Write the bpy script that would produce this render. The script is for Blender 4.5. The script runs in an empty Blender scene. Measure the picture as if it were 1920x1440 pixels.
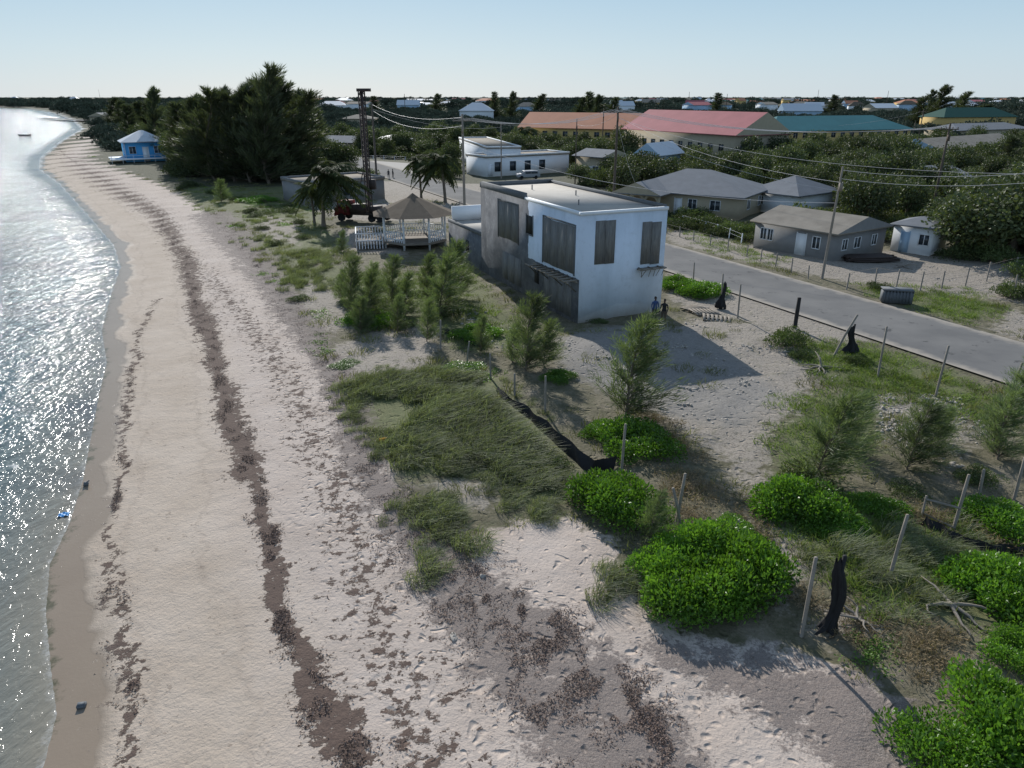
import bpy, math, random
import numpy as np
from mathutils import Vector, Matrix
rng=np.random.default_rng(7); random.seed(7)
R=math.radians
# ---------------- survey geometry: drone at 15 m, 21.5 deg down, looking +Y -------------
TH=R(21.5); F=1371.0; H=15.0; CT,ST=math.cos(TH),math.sin(TH)
def gp(u,v,z=0.0):
    a=(u-960)/F; b=(720-v)/F
    dz=-ST+b*CT; dy=CT+b*ST
    t=(H-z)/-dz
    return (a*t,dy*t)
def hgt(y,v):
    b=(720-v)/F
    return H+y*(-ST+b*CT)/(CT+b*ST)
def gpl(l,z=0.0): return [gp(u,v,z) for u,v in l]
scene=bpy.context.scene
COL=scene.collection
# ---------------- mesh helpers ----------------
def mesh_np(name,V,Q,mats,mi=None,smooth=False):
    V=np.asarray(V,np.float32).reshape(-1,3); Q=np.asarray(Q,np.int32).reshape(-1,4)
    me=bpy.data.meshes.new(name)
    me.vertices.add(len(V)); me.vertices.foreach_set('co',V.ravel())
    me.loops.add(Q.size); me.loops.foreach_set('vertex_index',Q.ravel())
    me.polygons.add(len(Q)); me.polygons.foreach_set('loop_start',np.arange(0,Q.size,4,dtype=np.int32))
    try: me.polygons.foreach_set('loop_total',np.full(len(Q),4,np.int32))
    except Exception: pass
    for m in mats: me.materials.append(m)
    if mi is not None: me.polygons.foreach_set('material_index',np.asarray(mi,np.int32))
    if smooth: me.polygons.foreach_set('use_smooth',np.ones(len(Q),bool))
    me.update(calc_edges=True)
    return me
def obj(name,me,loc=(0,0,0),rot=(0,0,0),sc=(1,1,1),parent=None):
    o=bpy.data.objects.new(name,me); COL.objects.link(o)
    o.location=loc; o.rotation_euler=rot; o.scale=sc
    if parent: o.parent=parent
    return o
def empty(name,loc=(0,0,0),rz=0,parent=None):
    o=bpy.data.objects.new(name,None); COL.objects.link(o); o.location=loc; o.rotation_euler=(0,0,rz)
    o.empty_display_size=.2
    if parent: o.parent=parent
    return o
class Acc:
    def __init__(s): s.V=[];s.Q=[];s.M=[];s.n=0
    def add(s,V,Q,m=0):
        V=np.asarray(V,float).reshape(-1,3);Q=np.asarray(Q,int).reshape(-1,4)
        s.V.append(V);s.Q.append(Q+s.n);s.M.append(np.full(len(Q),m));s.n+=len(V)
    def box(s,x0,x1,y0,y1,z0,z1,m=0):
        V=[(x0,y0,z0),(x1,y0,z0),(x1,y1,z0),(x0,y1,z0),(x0,y0,z1),(x1,y0,z1),(x1,y1,z1),(x0,y1,z1)]
        s.add(V,[(0,3,2,1),(4,5,6,7),(0,1,5,4),(1,2,6,5),(2,3,7,6),(3,0,4,7)],m)
    def poly(s,pts,m=0):
        if len(pts)==3: pts=list(pts)+[tuple((np.array(pts[2])+np.array(pts[0]))/2)]
        s.add(pts,[(0,1,2,3)],m)
    def tube(s,pts,rad,sides=6,m=0,cap=True):
        P=np.asarray(pts,float); n=len(P)
        T=np.gradient(P,axis=0); T/=np.linalg.norm(T,axis=1)[:,None]+1e-9
        ref=np.array([0,0,1.]) if abs(T[0][2])<.9 else np.array([1.,0,0])
        A=np.cross(T,ref);A/=np.linalg.norm(A,axis=1)[:,None]+1e-9
        B=np.cross(T,A)
        an=np.linspace(0,2*np.pi,sides,endpoint=False)
        rad=np.asarray(rad,float)*np.ones(n)
        V=(P[:,None,:]+rad[:,None,None]*(np.cos(an)[None,:,None]*A[:,None,:]+np.sin(an)[None,:,None]*B[:,None,:])).reshape(-1,3)
        Q=[]
        for i in range(n-1):
            for j in range(sides):
                k=(j+1)%sides
                Q.append((i*sides+j,i*sides+k,(i+1)*sides+k,(i+1)*sides+j))
        if cap and sides in(4,6,8):
            for base in (0,(n-1)*sides):
                for j in range(1,sides-2,2): Q.append((base,base+j,base+j+1,base+j+2))
        s.add(V,Q,m)
    def leaves(s,P,D,N,L,W,m=0):
        P=np.asarray(P);D=D/(np.linalg.norm(D,axis=1)[:,None]+1e-9)
        S=np.cross(D,N);S/=np.linalg.norm(S,axis=1)[:,None]+1e-9
        L=np.asarray(L)*np.ones(len(P));W=np.asarray(W)*np.ones(len(P))
        L=L[:,None];W=W[:,None]
        V=np.stack([P,P+D*L*.55+S*W*.5,P+D*L,P+D*L*.55-S*W*.5],1).reshape(-1,3)
        Q=np.arange(len(P)*4).reshape(-1,4)
        s.add(V,Q,m)
    def mesh(s,name,mats,smooth=False):
        return mesh_np(name,np.concatenate(s.V),np.concatenate(s.Q),mats,np.concatenate(s.M),smooth)
def rv(n): 
    v=rng.normal(size=(n,3)); return v/np.linalg.norm(v,axis=1)[:,None]
# ---------------- 2D field helpers ----------------
def dist_line(X,Y,L):
    d=np.full(X.shape,1e9)
    for (x0,y0),(x1,y1) in zip(L[:-1],L[1:]):
        dx,dy=x1-x0,y1-y0; q=dx*dx+dy*dy+1e-9
        t=np.clip(((X-x0)*dx+(Y-y0)*dy)/q,0,1)
        d=np.minimum(d,np.hypot(X-x0-t*dx,Y-y0-t*dy))
    return d
def sdf(X,Y,P):
    d=dist_line(X,Y,list(P)+[P[0]]); ins=np.zeros(X.shape,bool)
    n=len(P)
    for i in range(n):
        x0,y0=P[i];x1,y1=P[(i+1)%n]
        if y0==y1: continue
        c=((y0>Y)!=(y1>Y))&(X<(x1-x0)*(Y-y0)/(y1-y0)+x0)
        ins^=c
    return np.where(ins,d,-d)
def snoise(X,Y,s,seed=0):
    r=np.random.default_rng(seed); o=np.zeros(np.shape(X))
    for i in range(7):
        a=r.uniform(0,6.28);k=s*r.uniform(.6,1.8);o=o+np.sin((np.cos(a)*X+np.sin(a)*Y)*k+r.uniform(0,6.28))
    return o/7*1.6
# ---------------- node helpers ----------------
class NT:
    def __init__(s,name):
        s.m=bpy.data.materials.new(name); s.m.use_nodes=True; s.t=s.m.node_tree; s.t.nodes.clear()
        s.out=s.t.nodes.new('ShaderNodeOutputMaterial')
        s._pos=None
    def n(s,ty,**kw):
        n=s.t.nodes.new(ty)
        for k,v in kw.items():
            if k.startswith('_'): setattr(n,k[1:],v)
        for k,v in kw.items():
            if k.startswith('_'): continue
            k=k.replace('__',' ')
            s.set(n.inputs[int(k[1:])] if k[0]=='i' and k[1:].isdigit() else n.inputs[k],v)
        return n
    def set(s,inp,v):
        if isinstance(v,bpy.types.NodeSocket): s.t.links.new(v,inp)
        else:
            if isinstance(v,(tuple,list)) and len(v)==3 and inp.type=='RGBA': v=(*v,1)
            inp.default_value=v
    def pos(s):
        if s._pos is None: s._pos=s.n('ShaderNodeNewGeometry').outputs['Position']
        return s._pos
    def noise(s,scale,detail=4,rough=.6,vec=None,dist=0.0):
        return s.n('ShaderNodeTexNoise',Vector=vec or s.pos(),Scale=scale,Detail=float(detail),Roughness=rough,Distortion=dist).outputs[0]
    def vor(s,scale,vec=None,feature='F1'):
        return s.n('ShaderNodeTexVoronoi',_feature=feature,Vector=vec or s.pos(),Scale=scale).outputs['Distance']
    def mix(s,f,a,b,ty='MIX'): return s.n('ShaderNodeMixRGB',_blend_type=ty,i0=f,i1=a,i2=b).outputs[0]
    def math(s,op,a,b=0.0,c=0.0,clamp=False):
        return s.n('ShaderNodeMath',_operation=op,_use_clamp=clamp,i0=a,i1=b,i2=c).outputs[0]
    def mr(s,v,a,b,c=0.0,d=1.0): return s.n('ShaderNodeMapRange',Value=v,i1=a,i2=b,i3=c,i4=d).outputs[0]
    def attr(s,nm): return s.n('ShaderNodeAttribute',_attribute_name=nm).outputs['Fac']
    def scalev(s,v): return s.n('ShaderNodeMapping',Vector=s.pos(),Scale=v).outputs[0]
    def bump(s,h,strength,dist): return s.n('ShaderNodeBump',Height=h,Strength=strength,Distance=dist).outputs[0]
    def princ(s,col,rough=.8,bump=None,**kw):
        p=s.n('ShaderNodeBsdfPrincipled',Roughness=rough,**kw); s.set(p.inputs['Base Color'],col)
        if bump is not None: s.set(p.inputs['Normal'],bump)
        s.t.links.new(p.outputs[0],s.out.inputs[0]); s.p=p; return s.m
def simple(name,col,rough=.8,var=.25,scale=1.5,bump=.0,metal=0.0,spec=.3,fine=20.0):
    t=NT(name); n1=t.noise(scale,4); n2=t.noise(fine,2)
    k=t.math('ADD',t.math('MULTIPLY',n1,var*2),t.math('MULTIPLY',n2,var))
    k=t.math('ADD',k,1-1.5*var)
    c=t.mix(1.0,(col[0],col[1],col[2]),t.n('ShaderNodeCombineColor',i0=k,i1=k,i2=k).outputs[0],'MULTIPLY')
    b=t.bump(n2,bump,.03) if bump else None
    m=t.princ(c,rough,b,Metallic=metal); t.p.inputs['Specular IOR Level'].default_value=spec
    return m
def leafmat(name,c1,c2,trans=.3,rough=.55,spec=.3,big=.25):
    t=NT(name); g=t.n('ShaderNodeNewGeometry'); r=g.outputs['Random Per Island']
    o=t.n('ShaderNodeObjectInfo').outputs['Random']
    c=t.mix(r,c1,c2)
    nz=t.noise(big,2)
    k=t.math('ADD',t.math('MULTIPLY',nz,1.3),t.math('MULTIPLY_ADD',o,.5,.1))
    c=t.mix(1.0,c,t.n('ShaderNodeCombineColor',i0=k,i1=k,i2=k).outputs[0],'MULTIPLY')
    if trans==0:
        t.princ(c,rough); t.p.inputs['Specular IOR Level'].default_value=spec; return t.m
    p=t.n('ShaderNodeBsdfPrincipled',Roughness=rough); t.set(p.inputs['Base Color'],c); p.inputs['Specular IOR Level'].default_value=spec
    tr=t.n('ShaderNodeBsdfTranslucent',Color=t.mix(1.0,c,(1.5,1.6,.7),'MULTIPLY'))
    mx=t.n('ShaderNodeMixShader',i0=trans,i1=p.outputs[0],i2=tr.outputs[0])
    t.t.links.new(mx.outputs[0],t.out.inputs[0]); return t.m
# ---------------- materials ----------------
M={}
M['bark']=simple('bark',(.16,.13,.10),.9,.3,3,.5)
M['cas']=leafmat('casuarina_needles',(.05,.064,.036),(.095,.112,.062),.25)
M['casn']=leafmat('casuarina_young_needles',(.085,.12,.06),(.16,.20,.105),.38)
M['bushb']=leafmat('seagrape_leaves',(.065,.15,.02),(.14,.26,.038),.35,.4,.4,.6)
M['bushd']=leafmat('dark_shrub_leaves',(.055,.08,.03),(.11,.145,.055),.25)
M['tree']=leafmat('tree_leaves',(.048,.066,.03),(.11,.13,.058),.2,.6,.25,.08)
M['far']=leafmat('hazed_distant_leaves',(.06,.075,.055),(.105,.125,.085),0,.8,.1,.01)  # atmospheric haze painted into the leaf colour: paler, bluer green for far clumps
M['palm']=leafmat('palm_leaves',(.05,.07,.03),(.09,.11,.045),.25,.7,.1)
M['grass']=leafmat('dune_grass_blades',(.095,.115,.06),(.22,.24,.145),.32,.6,.3,.55)
M['weed']=leafmat('weed_leaves',(.12,.135,.055),(.22,.215,.11),.28,.6,.2,.4)
M['gweed']=leafmat('green_weed_leaves',(.11,.165,.04),(.20,.255,.08),.3,.6,.2,.4)
M['dry']=leafmat('dry_brush_twigs',(.17,.13,.075),(.30,.23,.14),.15,.8,.1,.5)
M['vine']=leafmat('vine_leaves',(.10,.20,.03),(.18,.30,.05),.3,.5,.3,.5)
M['weedsea']=leafmat('seaweed',(.095,.065,.052),(.24,.18,.15),0,.85,.1,.6)
M['white']=simple('white_paint',(.78,.80,.82),.6,.06,.8)
M['cement']=simple('bare_cement',(.24,.24,.24),.9,.28,.7,.4)
M['cement2']=simple('smeared_cement',(.15,.155,.16),.9,.35,1.6,.4)
M['roofc']=simple('concrete_roof',(.44,.41,.365),.9,.28,.5,.2)
M['dark']=simple('dark_opening',(.02,.02,.02),.6,.1)
M['glass']=simple('window_glass',(.04,.05,.06),.12,.1,spec=.6)
M['wood']=simple('weathered_wood',(.24,.21,.175),.85,.35,2,.4)
M['post']=simple('fence_post_wood',(.25,.22,.185),.85,.3,4,.4)
M['pole']=simple('creosote_pole',(.11,.085,.065),.85,.3,2,.3)
M['polel']=simple('grey_pole',(.26,.22,.18),.85,.2,2,.3)
M['black']=simple('black_fabric',(.018,.018,.02),.75,.3,4)
M['wire']=simple('cable',(.45,.45,.46),.5,.05)
M['shingle']=simple('grey_shingles',(.19,.20,.215),.9,.25,.8,.3,spec=.15)
M['shinglet']=simple('tan_shingles',(.15,.12,.09),.95,.3,1.5,.4,spec=.1)
M['oldroof']=simple('old_concrete_roof',(.25,.225,.19),.95,.4,.6,.3,spec=.1)
M['yellow']=simple('yellow_wall',(.62,.44,.17),.85,.12)
M['beige']=simple('beige_wall',(.42,.36,.26),.85,.15)
M['orange']=simple('orange_roof',(.56,.25,.15),.8,.2,.3,spec=.15)
M['red']=simple('red_roof',(.36,.12,.13),.8,.25,.3,spec=.15)
M['teal']=simple('teal_roof',(.06,.19,.20),.8,.2,.3,spec=.15)
M['green']=simple('green_roof',(.03,.09,.07),.8,.12,spec=.15)
M['blue']=simple('blue_wall',(.08,.36,.70),.7,.08)
M['lblue']=simple('pale_blue_wall',(.38,.52,.66),.7,.08)
M['metalroof']=simple('white_metal_roof',(.58,.61,.64),.55,.1)
M['redpaint']=simple('faded_red_vehicle_paint',(.12,.025,.022),.7,.35,3,spec=.15)
M['steel']=simple('rusty_steel',(.06,.045,.04),.7,.3,2)
M['tyre']=simple('tyre_rubber',(.02,.02,.02),.85,.2)
M['plastic_blue']=simple('blue_plastic',(.05,.30,.65),.5,.1)
M['plastic_yel']=simple('yellow_plastic',(.65,.33,.04),.5,.1)
M['rubble']=simple('rubble',(.36,.33,.29),.9,.3,3,.4)
M['grey']=simple('grey_plastic',(.13,.14,.15),.7,.2)
t=NT('asphalt'); n1=t.noise(.25,5);n2=t.noise(30,3)
c=t.mix(t.mr(n1,.35,.65),(.125,.124,.123),(.185,.18,.172)); c=t.mix(t.math('MULTIPLY',n2,.35),c,(.25,.24,.225))
c=t.mix(t.mr(t.noise(.8,5,.7),.60,.66),c,(.095,.094,.092))
e=t.math('ADD',t.attr('edge'),t.math('MULTIPLY',t.noise(1.2,5),.9)); c=t.mix(t.mr(e,.95,1.4),c,(.36,.32,.27))
M['asphalt']=t.princ(c,.95,t.bump(n2,.3,.01)); t.p.inputs['Specular IOR Level'].default_value=.15
# ---------------- coast and ground fields ----------------
SHZ=-.8
shore=[(-10.5,-60),(-11.2,0)]+gpl([(80,1440),(105,1340),(95,1260),(85,1150),(92,1060),(130,980),(155,900),(170,820),(185,740),(200,680),(190,620),(205,560),(225,500),(212,460),(160,400),(110,345),(72,318),(74,296),(110,266),(152,242),(135,225),(95,211),(30,203),(-300,198.5)],SHZ)+[(-9000,2600)]
seapoly=shore+[(-9000,-60)]
vegedge=gpl([(205,228),(190,245),(170,270),(165,298),(240,325),(300,345),(370,385),(420,425),(470,475),(510,535),(575,620),(640,700),(655,760),(715,840),(755,930),(810,1040),(880,1060),(890,1000),(980,975),(1060,965),(1150,1010),(1180,1100),(1290,1180),(1450,1205),(1560,1235),(1690,1310),(1730,1440),(1800,1700)])+[(9,0),(9,-60)]
beach=shore[:20]+vegedge
def land_d(X,Y): return -sdf(X,Y,seapoly)
mound_c=gp(1200,650)
def gz(X,Y,d=None):
    X=np.asarray(X,float);Y=np.asarray(Y,float)
    if d is None: d=land_d(X,Y)
    z=np.interp(d,[-400,-60,-6,0,3,8,14,22],[-6,-4,-1.35,SHZ,-.6,-.32,-.08,0])
    near=np.clip((d-10)/10,0,1)*np.clip((160-Y)/60,0,1)
    rd=np.abs(.903*X+.43*Y-45.3)
    near=near*np.clip((rd-5)/4,0,1)
    z=z+near*(.16*snoise(X,Y,.5,3)-.02+.05*snoise(X,Y,1.8,4))
    g=np.exp(-(((X-mound_c[0]+1)/4.5)**2+((Y-mound_c[1]+.5)/4.0)**2)); z=z+.7*g*near
    gx,gy=gp(850,800); g=np.exp(-(((X-gx)/5)**2+((Y-gy)/7)**2)); z=z+.25*g
    return z
def gz1(x,y): return float(gz(np.array([x]),np.array([y]))[0])
def grow(a,b,s0,f):
    o=[a];s=s0
    while o[-1]<b: o.append(o[-1]+s); s*=f
    return o
xs=np.array(sorted([-v for v in grow(28,9000,.5,1.09)])+list(np.arange(-27.7,42,.26))+grow(42.2,9000,.5,1.09))
ys=np.array([-60,-40,-20,-8,0,5,8]+list(np.arange(10,62,.24))+list(np.arange(62,130,.7))+grow(130.5,9000,1.0,1.04))
X,Y=np.meshgrid(xs,ys); D=land_d(X,Y); Z=gz(X,Y,D)
nx,ny=len(xs),len(ys)
idx=np.arange(nx*ny).reshape(ny,nx)
Q=np.stack([idx[:-1,:-1],idx[:-1,1:],idx[1:,1:],idx[1:,:-1]],-1).reshape(-1,4)
V=np.stack([X,Y,Z],-1).reshape(-1,3)
def ramp(s,w): return np.clip(.5+s/(2*w),0,1)
bare=[gpl(p) for p in [
 [(1240,640),(1300,600),(1440,610),(1480,660),(1530,700),(1500,770),(1440,800),(1440,860),(1430,930),(1470,990),(1500,1060),(1480,1130),(1450,1120),(1440,1000),(1400,930),(1360,860),(1270,800),(1200,760),(1070,690),(1050,650)],
 [(1380,600),(1260,565),(1250,500),(1520,590),(1700,640),(1560,640),(1440,620)],
 [(1260,455),(1240,425),(1400,455),(1500,475),(1660,470),(1760,480),(1920,500),(1920,570),(1600,530),(1400,490)],
 [(610,650),(760,600),(830,620),(800,680),(700,710),(620,700)],
 [(580,520),(640,560),(660,610),(600,620),(560,570)],
 [(480,395),(560,420),(560,460),(480,440)],
 [(820,900),(930,910),(910,950),(850,940)],
 [(1640,760),(1750,750),(1830,800),(1800,850),(1700,820)],
 [(1560,1140),(1640,1150),(1620,1190),(1540,1180)],
 [(640,425),(740,440),(760,480),(640,470)],
 [(1860,620),(1920,640),(1960,600),(1900,580)],
 [(560,335),(900,345),(1100,350),(1160,390),(900,420),(640,410),(560,380)],
]]
greens=[gpl(p) for p in [
 [(1510,640),(1640,650),(1800,700),(1900,760),(1860,790),(1760,745),(1600,740),(1520,690)],
 [(1620,535),(1800,540),(1890,580),(1800,605),(1640,555)],
 [(650,720),(800,690),(930,715),(1070,850),(1070,930),(1000,970),(900,900),(740,900),(720,830)],
 [(520,500),(640,500),(650,540),(540,545)],[(330,350),(560,350),(640,470),(560,500),(470,465),(400,400)],
 [(1400,900),(1560,960),(1900,1000),(1900,1200),(1620,1130),(1460,1010)],
 [(1270,420),(1420,460),(1500,490),(1450,500),(1300,465)],
 [(1500,740),(1640,740),(1640,850),(1440,900),(1450,820)],[(640,520),(880,500),(1000,640),(880,660),(760,610),(650,600)]]]
def warp(X,Y): return .35*snoise(X,Y,.55,31)+.26*snoise(X,Y,1.9,32), .2*snoise(X,Y,1.2,33)
WX,WY=warp(X,Y); XW,YW=X+WX,Y+WY
sand=ramp(sdf(X,Y,beach),.9)
bm=np.zeros_like(X)
for p in bare: bm=np.maximum(bm,ramp(sdf(X,Y,p),1.4))
gr=np.zeros_like(X)
for p in greens: gr=np.maximum(gr,ramp(sdf(X,Y,p),1.6))
w1=gpl([(100,262),(120,290),(165,322),(230,362),(300,405),(345,480),(365,560),(400,660),(430,770),(455,850),(475,950),(500,1050),(535,1150),(575,1250),(612,1340),(645,1440),(700,1600)],-.4)
w2=gpl([(300,560),(262,640),(235,760),(215,860),(212,1000),(225,1100),(232,1300),(215,1440)],-.6)
w3=gpl([(355,480),(430,560),(500,650),(560,740),(600,860),(660,980),(700,1150),(760,1300),(820,1440)],-.2)
lit1=gpl([(400,400),(470,480),(530,560),(600,660),(650,740),(680,850),(760,980),(850,1090),(960,1230),(1060,1330),(1200,1480)],-.05)
lit2=gpl([(880,1080),(1000,1150),(1130,1260),(1250,1400)])
litp=gpl([(1190,1180),(1300,1195),(1450,1215),(1600,1250),(1760,1340),(1820,1500),(1600,1480),(1430,1330),(1330,1280),(1230,1230)])
lw=.40+.28*snoise(X,Y,.6,35)+np.interp(Y,[15,60,120],[0,.35,1.0])
wr=np.clip(1-dist_line(XW,YW,w1)/np.maximum(lw,.15)/1.6,0,1)
wr=np.maximum(wr,.62*np.clip(1-dist_line(XW,YW,w2)/.45,0,1))
wr=np.maximum(wr,.42*np.clip(1-dist_line(X,Y,w3)/2.2,0,1))
ww=np.interp(Y,[10,20,30,60,90],[1.2,1.1,.8,1.5,2.5])
li=np.maximum(np.clip(1-dist_line(XW,YW,lit1)/(2*ww),0,1),np.clip(1-dist_line(XW,YW,lit2)/1.9,0,1))
li=np.maximum(li,.92*ramp(sdf(X,Y,litp),1.2))
gravel=ramp(sdf(X,Y,gpl([(1050,640),(1100,620),(1230,610),(1300,620),(1400,690),(1470,740),(1380,800),(1260,780),(1150,740),(1050,700)])),1.2)
foot=np.clip((D-7.5)/2,0,1)
farg=np.clip((np.hypot(X,Y)-85)/30,0,1)
def setattrs(me,dct):
    for k,a in dct.items():
        at=me.attributes.new(k,'FLOAT','POINT'); at.data.foreach_set('value',np.asarray(a,np.float32).ravel())
t=NT('ground'); P=t.pos()
nb=t.noise(.35,3); nm=t.noise(1.6,5,.65); nf=t.noise(9,4,.7); nff=t.noise(40,2,.7)
def thr(mask,nz,amp,soft):
    a=t.math('MULTIPLY_ADD',t.math('SUBTRACT',nz,.5),amp,t.math('SUBTRACT',mask,.5))
    return t.math('MULTIPLY_ADD',a,1/soft,.5,clamp=True)
dA=t.attr('shore_d')
dry=t.mix(t.mr(nb,.3,.7),(.465,.385,.325),(.57,.485,.42)); dry=t.mix(t.math('MULTIPLY',nff,.3),dry,(.37,.295,.245))
speck=t.mr(nf,.62,.68); dry=t.mix(t.math('MULTIPLY',speck,t.math('MULTIPLY',t.attr('foot'),.6)),dry,(.18,.13,.105))
damp=t.mix(t.mr(nb,.3,.7),(.435,.355,.28),(.52,.435,.355))
damp=t.mix(t.math('MULTIPLY',t.mr(nf,.64,.70),.4),damp,(.21,.15,.11))
ws=t.math('ADD',dA,t.math('MULTIPLY',t.math('SUBTRACT',t.noise(.22,3),.5),3.0))
run=t.math('SINE',t.math('MULTIPLY_ADD',t.noise(.5,3),5.0,t.math('MULTIPLY',dA,2.3)))
damp=t.mix(t.math('MULTIPLY',t.mr(run,.93,1.0),.25),damp,(.30,.24,.19))
dry=t.mix(t.mr(ws,5.0,8.0),damp,dry)
wetc=t.mix(nb,(.24,.185,.135),(.30,.24,.18))
wetm=t.mr(ws,1.0,1.6,1,0)
sandc=t.mix(wetm,dry,wetc)
earth=t.mix(t.mr(nm,.35,.65),(.11,.10,.06),(.21,.18,.125)); earth=t.mix(t.mr(nf,.4,.7),earth,(.085,.085,.045))
earth=t.mix(t.math('MULTIPLY',t.mr(nb,.52,.66),.5),earth,(.29,.245,.19))
grc=t.mix(t.mr(nm,.3,.7),(.10,.12,.048),(.175,.175,.08)); grc=t.mix(t.mr(nf,.45,.75),grc,(.07,.08,.035))
bc=t.mix(nm,(.27,.235,.195),(.37,.325,.275)); bc=t.mix(t.mr(nf,.52,.62),bc,(.16,.14,.115)); bc=t.mix(t.math('MULTIPLY',t.mr(nm,.54,.66),.65),bc,(.15,.14,.09))
grav=t.mix(t.mr(nf,.35,.65),(.16,.15,.14),(.31,.29,.265)); grav=t.mix(t.math('MULTIPLY',t.mr(nm,.4,.65),.5),grav,(.21,.195,.175))
c=t.mix(t.math('MULTIPLY',t.attr('far'),.85),earth,(.06,.065,.035))
c=t.mix(thr(t.attr('grass'),nm,1.6,.3),c,grc)
c=t.mix(thr(t.attr('bare'),nm,1.8,.25),c,bc)
c=t.mix(t.math('MULTIPLY',thr(t.attr('gravel'),nm,1.4,.5),.85),c,grav)
sm=thr(t.attr('sand'),nm,1.3,.2)
c=t.mix(sm,c,sandc)
litc=t.mix(t.mr(nff,.35,.65),(.085,.065,.058),(.30,.255,.225)); litc=t.mix(t.math('MULTIPLY',t.mr(nm,.3,.7),.4),litc,(.22,.18,.16))
lm=thr(t.attr('litter'),t.mix(.4,nm,nf),2.8,.22)
c=t.mix(t.math('MULTIPLY',lm,.9),c,litc)
wn=t.mr(t.noise(2.6,5,.75),.34,.68)
wm=t.mr(t.math('SUBTRACT',t.attr('wrack'),wn),-.04,.08)
c=t.mix(wm,c,t.mix(nff,(.07,.045,.035),(.18,.13,.105)))
rough=t.mr(wetm,0,1,.9,.3)
v1=t.vor(2.3,t.n('ShaderNodeVectorMath',_operation='ADD',i0=P,i1=t.n('ShaderNodeTexNoise',Vector=P,Scale=1.2,Detail=1.0).outputs[1]).outputs[0])
dent=t.math('MULTIPLY',t.mr(v1,.05,.32,0,1),t.attr('foot'))
hb=t.math('ADD',t.math('MULTIPLY',dent,1.0),t.math('MULTIPLY',nm,.8))
hb=t.math('ADD',hb,t.math('MULTIPLY',nf,.45)); hb=t.math('ADD',hb,t.math('MULTIPLY',wm,.6))
hb=t.math('MULTIPLY',hb,t.math('SUBTRACT',1.0,t.math('MULTIPLY',wetm,.9)))
M['ground']=t.princ(c,rough,t.bump(hb,.85,.11)); t.p.inputs['Specular IOR Level'].default_value=.25
gme=mesh_np('ground',V,Q,[M['ground']],smooth=True)
setattrs(gme,dict(sand=sand,bare=bm,grass=gr,wrack=wr,litter=li,gravel=gravel,foot=foot,shore_d=np.clip(D,-50,200),far=farg))
obj('ground',gme)
# ---------------- sea ----------------
t=NT('sea'); d=t.attr('off'); P=t.pos()
sw=t.scalev((1.5,.75,1))
w_a=t.noise(.6,3,.6,sw,.5); w_b=t.noise(2.8,3,.65,sw,.4)
nbs=t.noise(.3,3)
sh=t.math('ADD',d,t.math('MULTIPLY',nbs,2.0))
c=t.mix(t.mr(sh,.8,6),(.24,.22,.175),(.06,.115,.13)); c=t.mix(t.mr(sh,5,24),c,(.016,.045,.095)); 
patch_=t.mr(t.noise(.09,3),.45,.6); c=t.mix(t.math('MULTIPLY',patch_,t.mr(sh,10,60,.6,.2)),c,(.01,.022,.05))
fl=t.math('SINE',t.math('MULTIPLY_ADD',nbs,9.0,t.math('MULTIPLY',d,.9)))
fn=t.noise(2.2,4,.7)
foam=t.math('MULTIPLY',t.mr(fl,.90,1.0),t.mr(d,1,8,1,0)); foam=t.math('MULTIPLY',foam,t.mr(fn,.5,.62))
edge=t.math('MULTIPLY',t.mr(t.math('ADD',d,t.math('MULTIPLY',fn,.8)),.2,.6,1,0),t.mr(t.noise(5,3,.7),.35,.6))
foam=t.math('MAXIMUM',foam,t.math('MULTIPLY',edge,.6))
c=t.mix(t.math('MULTIPLY',foam,.8),c,(.70,.70,.69))
hb=t.math('ADD',w_a,t.math('MULTIPLY',w_b,.40))
amp=t.mr(d,0,10,.18,1)
b=t.n('ShaderNodeBump',Height=t.math('MULTIPLY',hb,amp),Strength=1.0,Distance=.60).outputs[0]
rg=t.math('MAXIMUM',t.math('MULTIPLY',foam,.8),.12)
M['sea']=t.princ(c,rg,b,IOR=1.33)
sx=np.array(sorted([-v for v in grow(30,9000,.8,1.10)])+list(np.arange(-29.5,-1,.5)))
sx=np.concatenate([sx,[0,5]]); sy=np.array([-60,-20,0,6]+list(np.arange(8,60,.6))+grow(60.5,4000,1.0,1.05))
SX,SY=np.meshgrid(sx,sy); SD=-land_d(SX,SY)
SZ=SHZ+.02*snoise(SX,SY,1.2,9)*np.clip(SD/4,0,1)
n1,n2=len(sx),len(sy); ii=np.arange(n1*n2).reshape(n2,n1)
SQ=np.stack([ii[:-1,:-1],ii[:-1,1:],ii[1:,1:],ii[1:,:-1]],-1).reshape(-1,4)
SV=np.stack([SX,SY,SZ],-1).reshape(-1,3)
keep=(SD.reshape(-1)[SQ].max(1)>-3)
sme=mesh_np('sea',SV,SQ[keep],[M['sea']],smooth=True); setattrs(sme,dict(off=np.clip(SD,-20,500)))
obj('sea',sme)
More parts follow.
